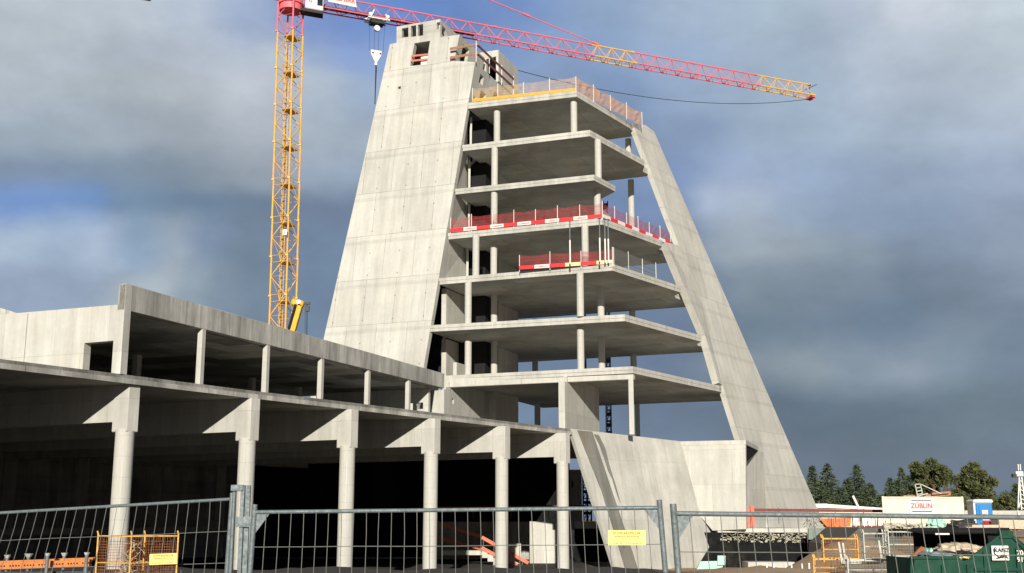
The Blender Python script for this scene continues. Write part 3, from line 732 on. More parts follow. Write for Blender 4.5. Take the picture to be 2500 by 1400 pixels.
# ------------------------------------------------------------------ tower crane
JD = V((.914,.405,0)).normalized(); JN = V((JD.y,-JD.x,0))
M0 = V((-22.46,112,0)); Mt = V((-22.9,112,0))
vv = V((-.19,.982,0)).normalized(); vr = V((vv.y,-vv.x,0)); al = R(33); mw = 1.85
eL = (-vr*math.cos(al)+vv*math.sin(al)); eR = (vr*math.sin(al)+vv*math.cos(al))
crane = thing('tower_crane', (-22.46,112,-.85), 'tall yellow and red tower crane with a long jib over the tower', 'crane')
def mast_mesh(z0, h, w):
    m = MB(); cs = []
    for a, b in ((-1,-1),(1,-1),(1,1),(-1,1)): cs.append(V((0,0,0))+eL*(a*w/2)+eR*(b*w/2))
    for c in cs: m.cyl(c+V((0,0,z0)), c+V((0,0,z0+h)), .095, 8)
    for c in cs: m.cbox(c+V((0,0,z0+.02)), .27,.27,.16)
    for i in range(4):
        a, b = cs[i], cs[(i+1)%4]
        if i % 2: a, b = b, a
        m.cyl(a+V((0,0,z0)), b+V((0,0,z0+h*.5)), .042, 6); m.cyl(b+V((0,0,z0+h*.5)), a+V((0,0,z0+h)), .042, 6)
        m.cyl(a+V((0,0,z0+h*.5)), b+V((0,0,z0+h*.5)), .022, 5); m.cyl(a+V((0,0,z0+.12)), b+V((0,0,z0+.12)), .03, 5)
        m.cyl(a+V((0,0,z0+h*.86)), b+V((0,0,z0+h*.86)), .03, 5)
    return m, cs
def ladder_mesh(z0, h, w):
    m = MB(); o = eL*.35+eR*.1
    for s in (-.2,.2): m.cyl(o+vr*s+V((0,0,z0)), o+vr*s+V((0,0,z0+h)), .03, 5)
    for i in range(int(h/.35)): m.cyl(o-vr*.2+V((0,0,z0+i*.35)), o+vr*.2+V((0,0,z0+i*.35)), .02, 4)
    for i in range(4):
        z = z0+.5+i*h/4
        m.path([o-vr*.3+V((0,0,z)), o-vr*.3-vv*.5+V((0,0,z)), o+vr*.3-vv*.5+V((0,0,z)), o+vr*.3+V((0,0,z))], .02, 4)
    m.box(-eL*(w*.42)-eR*(w*.42)+V((0,0,z0+h*.84)), eL*w*.55, eR*w*.84, (0,0,.06))
    return m
sh = 3.95; zb = -.85; nsec = 12; first = None; first_l = None
def lean(z): return V((-22.46-.48*max(0,(z-18)/34), 112, 0))
sec_m, _ = mast_mesh(0, sh, mw); lad_m = ladder_mesh(0, sh, mw)
for s in range(nsec+1):
    z = 49.15-sh*(s+1)+.0
    c = lean(z)
    if first is None:
        mm = MB(); mm.v = [p+V((c.x,c.y,z)) for p in sec_m.v]; mm.f = sec_m.f
        first = mm.build('mast_section', M['yel'], crane)
        mm = MB(); mm.v = [p+V((c.x,c.y,z)) for p in lad_m.v]; mm.f = lad_m.f
        first_l = mm.build('ladder', M['yel'], first); base_c, base_z = c, z
    else:
        o = first.copy(); COL.objects.link(o); o.location = V((c.x-base_c.x, c.y-base_c.y, z-base_z)); o.parent = crane
        l = first_l.copy(); COL.objects.link(l); l.parent = o
c = lean(50); m, cs = mast_mesh(0, 3.3, mw); m.v = [p+V((c.x,c.y,49.2)) for p in m.v]
hs = m.build('head_section', M['red'], crane)
m = MB().cyl((c.x,c.y,51.6), (c.x,c.y,52.9), 1.15, 24); m.cyl((c.x,c.y,52.3), (c.x,c.y,52.6), 1.3, 24); m.build('slewing_ring', M['red'], crane, smooth=True)
m = MB()
for sx in (-.8,.8):
    for sy in (-.8,.8): m.cyl((c.x+sx,c.y+sy,52.9), (c.x+sx*.3,c.y+sy*.3,62), .10, 8)
for z in (54,56,58,60): m.bar((c.x-.6,c.y-.6,z), (c.x+.6,c.y-.6,z+1.2), .07)
m.build('apex_frame', M['red'], crane)
pv = V((c.x,c.y,0)) + JD*1.5 - vv*1.35
cab = MB().box(pv+V((0,0,51.7)), JD*1.9, vv*1.2, (0,0,2.3)).build('cab', M['white'], crane, bevel=.08)
MB().box(pv+V((0,0,52.2))-vv*.02+JD*1.25, JD*.55, -vv*.02, (0,0,1.3)).build('cab_window', M['glass'], cab)
MB().box(pv+V((0,0,51.35))-JD*.5, JD*2.4, vv*1.2, (0,0,.3)).build('platform', M['steel'], crane)
text('N', 'lettering', M['redtext'], cab, pv+V((0,0,52.5))-vv*.03+JD*.5, JD, (0,0,1), .45)
# number plate
pn = lean(31)-eL*0; z = 28.4; pq = hY(690,574,110.2)
MB().box(pq, (.4,0,0), (0,.03,0), (0,0,-.0001+.55)).build('number_plate', M['white'], crane)
text('1', 'lettering', M['ink'], crane, pq+V((.2,-.02,.27)), (1,0,0), (0,0,1), .5)
# jib
jz, jw, jh = 52.45, 1.3, 1.6
J0 = V((lean(52).x, 112, 0))
def JP(s, side, z): return J0 + JD*s + JN*(side*jw/2) + V((0,0,z))
def jib_mesh(s0, n, pl):
    m = MB()
    for i in range(n):
        a = s0+i*pl; b = a+pl
        for sd in (-1,1): m.cyl(JP(a,sd,jz), JP(b,sd,jz), .085, 6)
        m.cyl(JP(a,0,jz+jh), JP(b,0,jz+jh), .085, 6)
        for sd in (-1,1):
            m.cyl(JP(a,sd,jz), JP(a+pl/2,0,jz+jh), .04, 5); m.cyl(JP(a+pl/2,0,jz+jh), JP(b,sd,jz), .04, 5)
        m.cyl(JP(a,-1,jz), JP(a+pl/2,1,jz), .036, 5); m.cyl(JP(a+pl/2,1,jz), JP(b,-1,jz), .036, 5); m.cyl(JP(a,-1,jz), JP(a,1,jz), .03, 5)
    return m
pl = 2.2
s_ = 1.0; plan = ['red','red','red','yel','red','red','yel']
lens = [11,11,12,5.6,8.5,9.0,8.2]
jsec = {}
for c_, L in zip(plan, lens):
    n = max(2, round(L/pl)); m = jib_mesh(s_, n, L/n)
    o = m.build('jib_section', M[c_], crane)
    m = MB()
    for sd, z in ((-1,jz),(1,jz),(0,jz+jh)): m.cyl(JP(s_+L-.2,sd,z), JP(s_+L+.2,sd,z), .14, 8)
    m.build('coupling', M[c_], o)
    s_ += L
jl = s_
m = MB().cbox(JP(jl+.1,0,jz-.1), .5,1.3,.3, JD, JN); m.cyl(JP(jl+.2,-.6,jz-.2), JP(jl+.2,.6,jz-.2), .22, 10); m.build('jib_tip', M['red'], crane)
m = MB().bar(JP(jl-.4,-1,jz+1.0), JP(jl+.6,1,jz+1.5), .06); m.cyl(JP(jl,0,jz), JP(jl,0,jz+1.3), .04, 5); m.cbox(JP(jl,0,jz+1.55), .3,.3,.15); m.build('tip_lamp', M['steel'], crane)
MB().box(JP(1.5,-.35,jz+.12), JD*19, JN*.9, (0,0,.05)).build('walkway', M['darkred'], crane)
# counter jib
m = MB()
for sd in (-1,1): m.bar(JP(-16,sd,jz+.6), JP(-.8,sd,jz+.6), .25)
for i in range(8): m.bar(JP(-16+i*2,-1,jz+.6), JP(-14+i*2,1,jz+.6), .09)
m.build('counter_jib', M['darkred'], crane)
MB().cbox(JP(-15,0,jz-.8), 2.4,1.2,2.6, JD, JN).build('counterweight', M['conc'], crane)
# pendant bar: apex to the jib
pa, pb = V((c.x,c.y,62)), JP(36.8,0,jz+jh)
m = MB(); m.cyl(pb, pa, .06, 6)
for t_ in (.03,.27,.5,.74): q_ = pb+(pa-pb)*t_; m.cyl(q_-(pa-pb).normalized()*.45, q_+(pa-pb).normalized()*.45, .14, 8)
m.build('pendant_bar', M['red'], crane)
# sign board on the jib
def on_j(x, y, off=.0): return hP(x, y, J0+JN*(jw/2+off), JN)
bq = [on_j(801,4,.05), on_j(871,18.5,.05), on_j(865,-14,.05), on_j(806,-26,.05)]
MB().ext([bq], -JN*.05).build('sign_board', M['white'], crane)
text('LIEBHERR', 'lettering', M['redtext'], crane, on_j(837,-1,.1), JD, (0,0,1), .62, .01)
# trolley, hook, ropes
ts = (on_j(925,40,0)-J0).dot(JD)
m = MB()
for dx in (-.95,.95):
    m.bar(JP(ts+dx*.85,-1.2,jz-.25), JP(ts+dx*.85,1.2,jz-.25), .10); m.cyl(JP(ts+dx,-1.2,jz+.15), JP(ts+dx,-1.0,jz+.15), .2, 10); m.cyl(JP(ts+dx,1.0,jz+.15), JP(ts+dx,1.2,jz+.15), .2, 10)
for sd in (-1.1,1.1): m.bar(JP(ts-1.2,sd,jz-.2), JP(ts+1.2,sd,jz-.2), .13)
m.bar(JP(ts-.9,1.2,jz-.2), JP(ts-.6,1.4,jz+.6), .11); m.bar(JP(ts+.9,1.2,jz-.2), JP(ts+.7,1.4,jz+.35), .11)
m.build('trolley', M['white'], crane)
MB().cbox(JP(ts,0,jz-.45), 1.5,1.1,.35, JD, JN).build('trolley_frame', M['steel'], crane)
MB().cyl(JP(ts,-.25,jz-1.05), JP(ts,.25,jz-1.05), .32, 14).build('trolley_sheave', M['white'], crane)
hk = JP(ts,0,0); zt_, zb2 = jz-.5, jz-3.65
m = MB()
for dx in (-.85,-.25,.25,.85): m.cyl(JP(ts+dx,.1,zt_), JP(ts+dx*.9,.0,zb2), .016, 5)
m.build('hoist_rope', M['steel'], crane)
hb = [JP(ts-.62,0,zb2+.1), JP(ts+.62,0,zb2+.1), JP(ts+.56,0,zb2-.45), JP(ts+.15,0,zb2-1.25), JP(ts-.15,0,zb2-1.25), JP(ts-.56,0,zb2-.45)]
blkk = MB().ext([[p+JN*.15 for p in hb]], -JN*.3).build('hook_block', M['white'], crane, bevel=.06)
m = MB().cyl(JP(ts-.4,.3,zb2-.25), JP(ts-.4,.24,zb2-.25), .1, 8); m.cyl(JP(ts+.4,.3,zb2-.25), JP(ts+.4,.24,zb2-.25), .1, 8); m.build('sheave_hole', M['steel'], blkk)
m = MB().cyl(JP(ts,0,zb2-1.25), JP(ts,0,zb2-1.6), .17, 8); m.build('hook', M['white'], blkk)
m = MB().cyl(JP(ts,0,zb2-1.6), JP(ts,0,zb2-5.9), .055, 6); m.cyl(JP(ts+.09,0,zb2-1.7), JP(ts+.02,0,zb2-5.6), .03, 5)
m.build('lifting_chain', M['steel'], crane)
# cable slung from the roof block to the jib tip
cbl = MB(); pA = U2+V((0,0,-.1)); pB = JP(jl,0,jz-.3); pts = []
for i in range(25):
    t_ = i/24; p = pA.lerp(pB, t_); p.z -= 4*1.7*t_*(1-t_); pts.append(p)
cbl.path(pts, .035, 5); tag(cbl.build('slack_cable', M['steel']), 'thin dark cable sagging from the roof block to the crane jib tip', 'cable')
# mobile crane boom behind the hall
mc = thing('mobile_crane', tuple(hY(712,840,104)), 'stubby yellow telescopic crane boom rising behind the hall roof beside the crane mast', 'crane')
Yb = 104; pb0, pb1 = hY(700,850,Yb), hY(731,742,Yb)
bd = (pb1-pb0).normalized(); bt = bd.cross(V((0,1,0))).normalized()
MB().box(pb0-bt*.28, pb1-pb0, bt*.46, (0,.6,0)).build('boom', M['yeldeep'], mc, bevel=.05)
MB().box(pb0+bt*.20-V((0,.03,0)), (pb1-pb0)*.97, bt*.22, (0,.5,0)).build('boom_underside', M['black'], mc)
MB().box(pb1-(bd*.25)-bt*.35, bd*.6, bt*1.15, (0,.6,0)).build('boom_head', M['yeldeep'], mc, bevel=.1)
q_ = hY(729,737,Yb-.1); MB().cyl(q_, q_+V((0,.3,0)), .2, 14).build('sheave', M['white'], mc)
MB().bar(hY(744,742,Yb), hY(757,741,Yb), .22).build('jib_hook_arm', M['steel'], mc)
m = MB(); m.cyl(hY(750,745,Yb), hY(749,830,Yb), .04, 5); m.cyl(hY(745,745,Yb), hY(745,830,Yb), .02, 5); m.cbox(hY(751,754,Yb), .3,.3,.5); m.build('rope', M['steel'], mc)

# ------------------------------------------------------------------ site fence panels
def fence(name, TL, TR, BL, BR, nw, label, gL=False, gR=False, rows=(.15,.285,.42,.56,.70,.84), lpost=True, rpost=True, ext_up=.06):
    t = thing(name, tuple((BL+BR)/2), label, 'fence', 'wire mesh site fence panels in front')
    m = MB().cyl(TL, TR, .0155, 12); m.build('top_rail', M['galv'], t, smooth=True)
    MB().cyl(BL, BR, .0155, 10).build('bottom_rail', M['galv'], t, smooth=True)
    for on_, a, b in ((lpost, TL, BL), (rpost, TR, BR)):
        if on_: d = (a-b).normalized(); MB().cyl(b-d*.02, a+d*ext_up, .021, 14).build('post', M['galv'], t, smooth=True)
    m = MB(); rr = random.Random(nw)
    def P(u, v): return TL*(1-u)*(1-v)+TR*u*(1-v)+BL*(1-u)*v+BR*u*v
    for i in range(1, nw):
        u = i/nw; j = rr.uniform(-.0012,.0012); a = P(u, -.006); mid = P(u+j, .09); mid2 = P(u+rr.uniform(-.0012,.0012), .5); b = P(u, 1)
        m.path([a+V((0,-.012,0)), mid+V((0,rr.uniform(-.01,.012),0)), mid2, b], .0028, 6)
    for v in rows:
        pp = [P(k/8, v+rr.uniform(-.0015,.0015))+V((0,-.005,0)) for k in range(9)]; m.path(pp, .0030, 5)
    m.build('wire_mesh', M['wire'], t)
    for g_, a, sgn, b in ((gL, TL, 1, BL), (gR, TR, -1, BR)):
        if g_:
            h = (TR-TL).normalized()*sgn; dn = (b-a).normalized()
            MB().ext([[a+h*.02+dn*.0, a+h*.13+dn*.0, a+h*.02+dn*.16]], (0,.006,0)).build('corner_gusset', M['galv'], t)
    return t
def FY(x, y, Y): return hY(x, y, Y)
def low(p, dx, z=-1.85): return V((p.x+dx, p.y, z))
TL, TR = FY(-70,1257,12.0), FY(566,1219,11.2)
f1 = fence('fence_panel', TL, TR, low(TL,-.55), low(TR,-.05), 26, 'left wire mesh fence panel rising to a tall galvanised post', lpost=False, rows=(.145,.29,.44,.58,.72,.86))
TL2, TR2 = FY(621,1251,9.2), FY(1611,1240,9.0)
f2 = fence('fence_panel', TL2, TR2, low(TL2,-.06), low(TR2,.12), 32, 'middle wire mesh fence panel between the galvanised posts, with a yellow plate', gL=True, gR=True, rows=(.14,.28,.43,.57,.72,.86))
TL3, TR3 = FY(1645,1254,7.45), FY(2620,1265,7.5)
f3 = fence('fence_panel', TL3, TR3, low(TL3,.10), low(TR3,.22), 26, 'right wire mesh fence panel in front of the green skip', gL=True, rpost=False, rows=(.125,.25,.38,.52,.68,.84))
# galvanised gate post between left and middle panels
gp = thing('gate_post', tuple(low(FY(590,1300,10.4),0)), 'tall flat galvanised gate post with a hooked head', 'post')
a = FY(588,1185,10.4); b = FY(608,1185,10.4)
m = MB().box((a.x,10.4,-1.9), (.035,0,0), (0,.05,0), (0,0,a.z+1.9)); m.box((a.x+.037,10.42,-1.9), (.045,0,0), (0,.03,0), (0,0,a.z+1.9-.0)); 
m.build('upright', M['galv'], gp, bevel=.003)
m = MB().box((FY(563,1185,10.38).x,10.385,a.z-.052), (.11,0,0), (0,.055,0), (0,0,.055)); m.build('hooked_head', M['galv'], gp, bevel=.004)
MB().cyl((FY(569,1200,10.4).x,10.42,-1.9), (FY(571,1200,10.4).x,10.42,a.z-.055), .017, 12).build('tube', M['galv'], gp, smooth=True)
MB().box((a.x-.03,10.385,FY(600,1262,10.4).z), (.16,0,0), (0,.012,0), (0,0,-.09)).build('clamp', M['galv'], gp)
# yellow plates wired to the fence
def plate(x0, y0, x1, y1, Y, sl, label, extra):
    a = FY(x0,y0,Y); w = (x1-x0)/2887*Y; h = (y1-y0)/2887*Y; ux = V((1,0,sl)).normalized(); uz = V((-sl,0,1)).normalized()
    t = thing('name_plate', tuple(a-uz*h), label, 'sign', 'yellow plates on the site fence')
    MB().box(a-uz*h, ux*w, V((0,.004,0)), uz*h).build('panel', M['signyel'], t, bevel=.002)
    c_ = a+ux*w/2-uz*h/2+V((0,-.0015,0))
    text('SCHWARZFELLER', 'lettering', M['signink'], t, c_+uz*h*.30, ux, uz, h*.235, .0004)
    text('Bauelemente  Bauvermietung', 'lettering', M['signink'], t, c_+uz*h*.08, ux, uz, h*.14, .0004)
    text('Ronsberg  Hawa', 'lettering', M['signink'], t, c_-uz*h*.07, ux, uz, h*.10, .0004)
    text('Tel. 0831 58210   www.schwarzfeller.de', 'lettering', M['signink'], t, c_-uz*h*.35, ux, uz, h*.12, .0004)
    return t
plate(1484,1295,1576,1331,8.93,.0,'yellow lettered plate wired to the middle fence panel in front of the leaning wall',0)
plate(365,1353,432,1379,11.1,.03,'pale yellow lettered plate on the left fence panel in front of the yellow cage',0)

# ------------------------------------------------------------------ wire cages
def cage(o, ux, uy, w, d, h, mat, label, name='wire_cage', mesh=.06, group=None, fill=None, legs=True, bar=.05):
    t = thing(name, tuple(o), label, 'cage', group); ux, uy = V(ux).normalized(), V(uy).normalized()
    cs = [o, o+ux*w, o+ux*w+uy*d, o+uy*d]; m = MB()
    for c_ in cs: m.bar(c_, c_+V((0,0,h+.06)), bar*.8)
    for i in range(4):
        a, b = cs[i], cs[(i+1)%4]
        for z in (.12, h*.55, h): m.bar(a+V((0,0,z)), b+V((0,0,z)), bar*(.75 if z != h*.55 else .45))
    m.build('frame', M[mat], t); m = MB()
    for i in range(4):
        a, b = cs[i], cs[(i+1)%4]; L = (b-a).length
        for k in range(1, int(L/mesh)): p = a+(b-a)*(k*mesh/L); m.bar(p+V((0,0,.12)), p+V((0,0,h)), .006)
        for k in range(1, int(h/mesh)): m.bar(a+V((0,0,k*mesh)), b+V((0,0,k*mesh)), .006)
    m.build('mesh_side', M['rust' if mat == 'cageyel' else 'wire'], t)
    m = MB()
    for c_ in cs: m.bar(c_+V((0,0,h+.05)), c_+V((-.03,0,h+.14)), .035)
    m.build('stacking_lug', M[mat], t)
    MB().box(o+V((0,0,.08)), ux*w, uy*d, (0,0,.04)).build('floor_tray', M['rust'], t)
    return t
o_ = hY(322,1306,32); o_ = V((o_.x,o_.y,-2.0))
cage(o_, (-.93,.36,0), (.8,.6,0), 1.12, 1.3, o_.z*0+1.57, 'cageyel', 'rusty yellow mesh cage full of straps in front of the first column', mesh=.075)
m = MB(); rnd = random.Random(5)
for i in range(60):
    p = V((o_.x-.05-rnd.random()*.35, o_.y+.12+rnd.random()*.5, -1.9+rnd.random()*1.3)); d = V((rnd.uniform(-.3,.3), rnd.uniform(-.1,.1), rnd.uniform(-.3,.3)))
    m.bar(p, p+d, .05, .012)
tag(m.build('strap_heap', M['fabric']), 'tangle of pale lifting straps inside the rusty yellow cage', 'strap', kind='stuff')
for (x, y, Y, w, d, h, mt, lab, rz) in (
    (2012,1374,38,1.12,.8,.74,'cageyel','upright yellow mesh cage standing before the ramp, upper of the two yellow ones',.05),
    (1988,1412,36,.95,.8,.55,'cageyel','low yellow mesh cage at the bottom edge, left of the grey cage',-.05),
    (2112,1374,40,.75,.8,.95,'cagegrey','pale grey open frame cage right of the upright yellow one',.05),
    (2172,1368,38,1.05,.8,.88,'cagegrey','larger pale grey mesh cage beside the green skip',.0),
    (2072,1420,34,1.4,.9,.58,'cagegrey','grey mesh pallet cage at the bottom edge below the frame cages',.03)):
    p = hY(x, y, Y); cage(p, (math.cos(rz),math.sin(rz),0), (-math.sin(rz)+.25,math.cos(rz),0), w, d, h, mt, lab, mesh=.09, bar=.045)
rk = thing('grey_rack', tuple(hY(2052,1376,35.5)), 'pale grey steel rack with tall bent stanchions among the cages', 'rack')
for (a_, b_) in (((2047,1324),(2056,1378)),((2057,1326),(2064,1374)),((2056,1372),(2150,1366)),((2145,1320),(2153,1374)),((2056,1378),(2153,1374))):
    MB().bar(hY(*a_,35.5), hY(*b_,35.5), .06).build('bar', M['cagegrey'], rk)
for i, (x, y) in enumerate(((1872,1378),(1889,1378),(1917,1379),(1932,1377),(1958,1376),(1975,1375))):
    p = hY(x, y, 47)
    m = MB().bar((p.x,p.y,-2.6), p, .055)
    tag(m.build('white_stake', M['white']), 'thin white stake in the earth before the basement wall', 'stake', 'white stakes in the earth')
# orange shoring beams and props at lower left
sb = thing('shoring_beams', (-12, 30, -1.9), 'orange perforated shoring beams stacked at the lower left behind the fence', 'beam')
p, q_ = hY(-60,1377,30), hY(222,1366,30)
m = MB().box((p.x,30,p.z-.17), (q_.x-p.x,0,(q_.z-p.z)), (0,.08,0), (0,0,.17)); m.build('upper_beam', M['orange'], sb)
m = MB().box((p.x,30.3,p.z-.02), (q_.x-p.x,0,(q_.z-p.z)), (0,.1,0), (0,0,.06)); m.build('top_flange', M['orange'], sb)
m = MB()
for i in range(40): x = p.x+.08+i*.073; z = p.z-.08+(q_.z-p.z)*(i*.073/(q_.x-p.x)); m.cyl((x,29.995,z), (x,29.97,z), .018, 6) if i%5 else None
m.build('punched_hole', M['black'], sb)
p2, q2_ = hY(-60,1397,30.2), hY(222,1392,30.2); MB().box((p2.x,30.2,p2.z-.3), (q2_.x-p2.x,0,.02), (0,.1,0), (0,0,.3)).build('lower_beam', M['steel'], sb)
lab = ['leftmost dull green prop head behind the orange beams','pale double prop head second from the left above the orange beams','tall galvanised prop near the middle of the orange beams','bright small prop head behind the orange beams','tall galvanised prop next to the yellow cage']
for i, (x, y, tall, w) in enumerate(((18,1360,0,.12),(70,1357,0,.16),(116,1356,1,.10),(157,1355,0,.12),(212,1354,1,.10))):
    p = hY(x, y, 29.7 if tall else 31); t = thing('prop_head', (p.x,p.y,-1.9), lab[i], 'prop', 'props by the orange beams')
    MB().cyl((p.x,p.y,-1.9), p, .045, 10).build('tube', M['galv'], t, smooth=True)
    MB().cyl((p.x,p.y,p.z-.04), (p.x,p.y,p.z+.05), w*.35, 8, w*.75).build('fork_head', M['cagegrey'], t)

# ------------------------------------------------------------------ green skip with rubbish
sk = thing('green_skip', (hY(2380,1400,31).x, 31, -2.1), 'dark green roll off skip with sloping ends and a raised lid', 'skip')
def S(x, y, Y=30.5): return hY(x, y, Y)
prof = [(2224,1363),(2374,1362),(2438,1312),(2470,1312),(2502,1343),(2640,1346),(2640,1500),(2246,1500),(2222,1395)]
MB().ext([[S(*p) for p in prof]], (0,.06,0)).build('front_side', M['green'], sk, bevel=.01)
pb_ = [(2224,1360),(2374,1330),(2438,1304),(2470,1304),(2502,1330),(2640,1330),(2640,1480),(2246,1480)]
MB().ext([[S(x, y, 32.6) for x, y in pb_]], (0,.06,0)).build('back_side', M['black'], sk)
MB().box(S(2226,1363), (0,2.1,0), (.05,0,0), (0,0,-1.5)).build('end_plate', M['green'], sk)
for x0,y0,x1,y1 in ((2222,1362,2374,1361),(2374,1361,2438,1311),(2438,1311,2472,1311),(2472,1311,2504,1343),(2504,1343,2640,1346)):
    MB().bar(S(x0,y0,30.48), S(x1,y1,30.48), .07).build('rim', M['green'], sk)
for x in (2300,2362,2400,2480): MB().box(S(x,1400 if x < 2370 else 1340,30.44)+V((0,0,-1)), (.05,0,0), (0,.06,0), (0,0,1.2 if x < 2370 else 1.0)).build('rib', M['green'], sk)
MB().box(S(2380,1394,30.43), (2.5,0,0), (0,.07,0), (0,0,.06)).build('rib', M['green'], sk)
MB().ext([[S(2200,1294,31), S(2445,1296,30.6), S(2447,1303,30.6), S(2330,1306,31), S(2258,1304,31)]], (.2,1.5,.02)).build('raised_lid', M['black'], sk)
MB().box(S(2440,1296,30.5), (.35,0,0), (0,2,0), (0,0,-.14)).build('lid_hinge', M['green'], sk)
MB().box(S(2284,1306,30.5), (.36,0,0), (0,.05,0), (0,0,.04)).build('white_strip', M['white'], sk)
MB().box(S(2238,1395,32.2), (2.6,0,0), (0,.1,0), (0,0,1.15)).build('inner_lining', M['black'], sk)
pn = MB().box(S(2423,1369,30.4), (.44,0,0), (0,.02,0), (0,0,.37)).build('plate', M['white'], sk, bevel=.01)
text('KANZ', 'lettering', M['ink'], sk, S(2446,1344,30.37), (1,0,0), (0,0,1), .14, .003)
m = MB()
arc = [(2431,1336),(2426,1342),(2428,1352),(2438,1360),(2450,1362)]; m.path([S(x,y,30.38) for x,y in arc], .012, 5)
m.ext([[S(2428,1366,30.39), S(2438,1360,30.39), S(2448,1354,30.39), S(2456,1356,30.39), S(2463,1365,30.39), S(2452,1361,30.39), S(2440,1364,30.39)]], (0,-.01,0)); m.build('emblem', M['ink'], sk)
text('70-A5', 'lettering', M['white'], sk, S(2482,1351,30.4), (1,0,0), (0,0,1), .17, .003, 'LEFT')
text('919 1', 'lettering', M['white'], sk, S(2483,1367,30.4), (1,0,0), (0,0,1), .17, .003, 'LEFT')
def lump(name, cx, cy, Y, w, h, mat, label, sd):
    bm = bmesh.new(); bmesh.ops.create_icosphere(bm, subdivisions=4, radius=1); r_ = random.Random(sd); ph_ = [r_.uniform(0,6) for _ in range(9)]
    p = hY(cx, cy, Y)
    for v in bm.verts:
        c_ = v.co; n = .18*math.sin(5*c_.x+ph_[0])*math.sin(6*c_.y+ph_[1])+.12*math.sin(9*c_.z+ph_[2]+4*c_.x)+.10*math.sin(14*c_.x+ph_[3])*math.sin(13*c_.z+ph_[4])+.05*math.sin(25*c_.x+9*c_.z)
        v.co = V((c_.x*w*(1+n), c_.y*.45*(1+n), c_.z*h*(1+n)))
    me = bpy.data.meshes.new(name); bm.to_mesh(me); bm.free()
    for f in me.polygons: f.use_smooth = True
    me.materials.append(M[mat]); o = bpy.data.objects.new(name, me); COL.objects.link(o); o.location = p
    return tag(o, label, 'rubbish', 'rubbish heaped in the skip')
lump('rubbish_sack', 2330, 1342, 31.4, .50, .17, 'fabric', 'crumpled beige sacking heaped in the middle of the skip', 1)
lump('rubbish_sack', 2382, 1344, 31.5, .28, .12, 'fabric', 'pale folded cloth beside the dark bag in the skip', 2)
lump('plastic_film', 2285, 1356, 31.1, .44, .11, 'tarp', 'blue grey plastic film hanging over the skip rim', 3)
lump('dark_bag', 2348, 1352, 31.0, .22, .09, 'ink', 'black bag lying right of the plastic film in the skip', 4)
lump('yellow_scrap', 2342, 1361, 30.8, .15, .05, 'yelboard', 'small yellow scrap at the skip rim', 6)
m = MB().ext([[S(2222,1362,31.2), S(2250,1334,31.2), S(2262,1342,31.2), S(2256,1364,31.2)]], (0,.1,0))
tag(m.build('rusty_sheet', M['rust']), 'rust brown board standing at the left end inside the skip', 'board')
lump('earth_clod', 2262, 1352, 31.3, .1, .14, 'mint', 'pale green foam piece beside the rust brown board', 8)

# ------------------------------------------------------------------ background items at right
ct = thing('site_container', tuple(hY(2250,1296,86)), 'cream corrugated site container with red lettering', 'container')
a, b = hY(2154,1213,86), hY(2348,1213,87); zb_ = -1.0
ux = V((b.x-a.x, 1, 0)); L = ux.length; un_ = ux.normalized(); w = V((.97,2.2,0))
MB().box((a.x,a.y,zb_), ux, w, (0,0,a.z-zb_)).build('shell', M['cream_metal'], ct)
m = MB(); side = V((un_.y,-un_.x,0))
for i in range(22):
    p = V((a.x,a.y,zb_+.15))+un_*(.15+i*(L-.3)/22); m.box(p, un_*.13, side*.035, (0,0,a.z-zb_-.3))
m.build('corrugation', M['cream_metal'], ct)
m = MB()
for p in (V((a.x,a.y,zb_)), V((a.x,a.y,a.z-.12))): m.box(p-side*-.04, ux, side*.03, (0,0,.12))
for t_ in (0,1): m.box(V((a.x,a.y,zb_))+ux*t_-un_*(.06 if not t_ else .08)+side*.0, un_*.14, side*.06, (0,0,a.z-zb_+.03))
m.build('corner_frame', M['cream_metal'], ct)
pc = hP(2250,1236,V((a.x,a.y,0))+side*.09,side)
MB().box(pc-un_*.95+V((0,0,-.62)), un_*1.9, -side*.02, (0,0,1.25)).build('sign_panel', M['white'], ct)
text('ZÜBLIN', 'lettering', M['redtext'], ct, pc+side*.02, un_, (0,0,1), .50, .006)
for dz in (.36,-.42): MB().box(pc-un_*.78+V((0,0,dz)), un_*1.56, side*.02, (0,0,.06)).build('stripe', M['ink'], ct)
ld = thing('ladder_and_planks', tuple(hY(2280,1212,87)), 'ladder frame and loose planks lying on the container roof', 'ladder')
m = MB()
for (p0_, p1_) in (((2234,1183),(2240,1212)),((2247,1182),(2252,1207)),((2234,1183),(2247,1182)),((2236,1192),(2249,1190)),((2238,1200),(2250,1198)),((2240,1207),(2252,1206)),((2247,1182),(2298,1206)),((2240,1212),(2265,1205))): m.bar(hY(*p0_,87.5), hY(*p1_,87.5), .06)
m.build('ladder_frame', M['cagegrey'], ld)
m = MB(); m.bar(hY(2255,1212,88), hY(2320,1206,88), .25); m.bar(hY(2275,1206,87.6), hY(2318,1202,87.6), .15); m.bar(hY(2205,1213,88), hY(2250,1212,88), .2); m.build('plank', M['wood'], ld)
wc = thing('portable_toilet', tuple(hY(2398,1290,74)), 'blue portable toilet with a white roof behind the skip', 'toilet')
a, b = hY(2381,1225,74), hY(2422,1225,74); zb_ = -1.0; zt2 = a.z
MB().box((a.x,74,zb_), (b.x-a.x,0,0), (0,1.1,0), (0,0,zt2-zb_)).build('cabin', M['blue'], wc, bevel=.06)
MB().box((a.x-.12,74.05,zb_), (.14,0,0), (0,1.05,0), (0,0,zt2-zb_)).build('side_wall', M['white'], wc, bevel=.03)
m = MB().box((a.x-.14,73.93,zt2-.12), (b.x-a.x+.22,0,0), (0,1.25,0), (0,0,.26)); m.build('roof', M['white'], wc, bevel=.1)
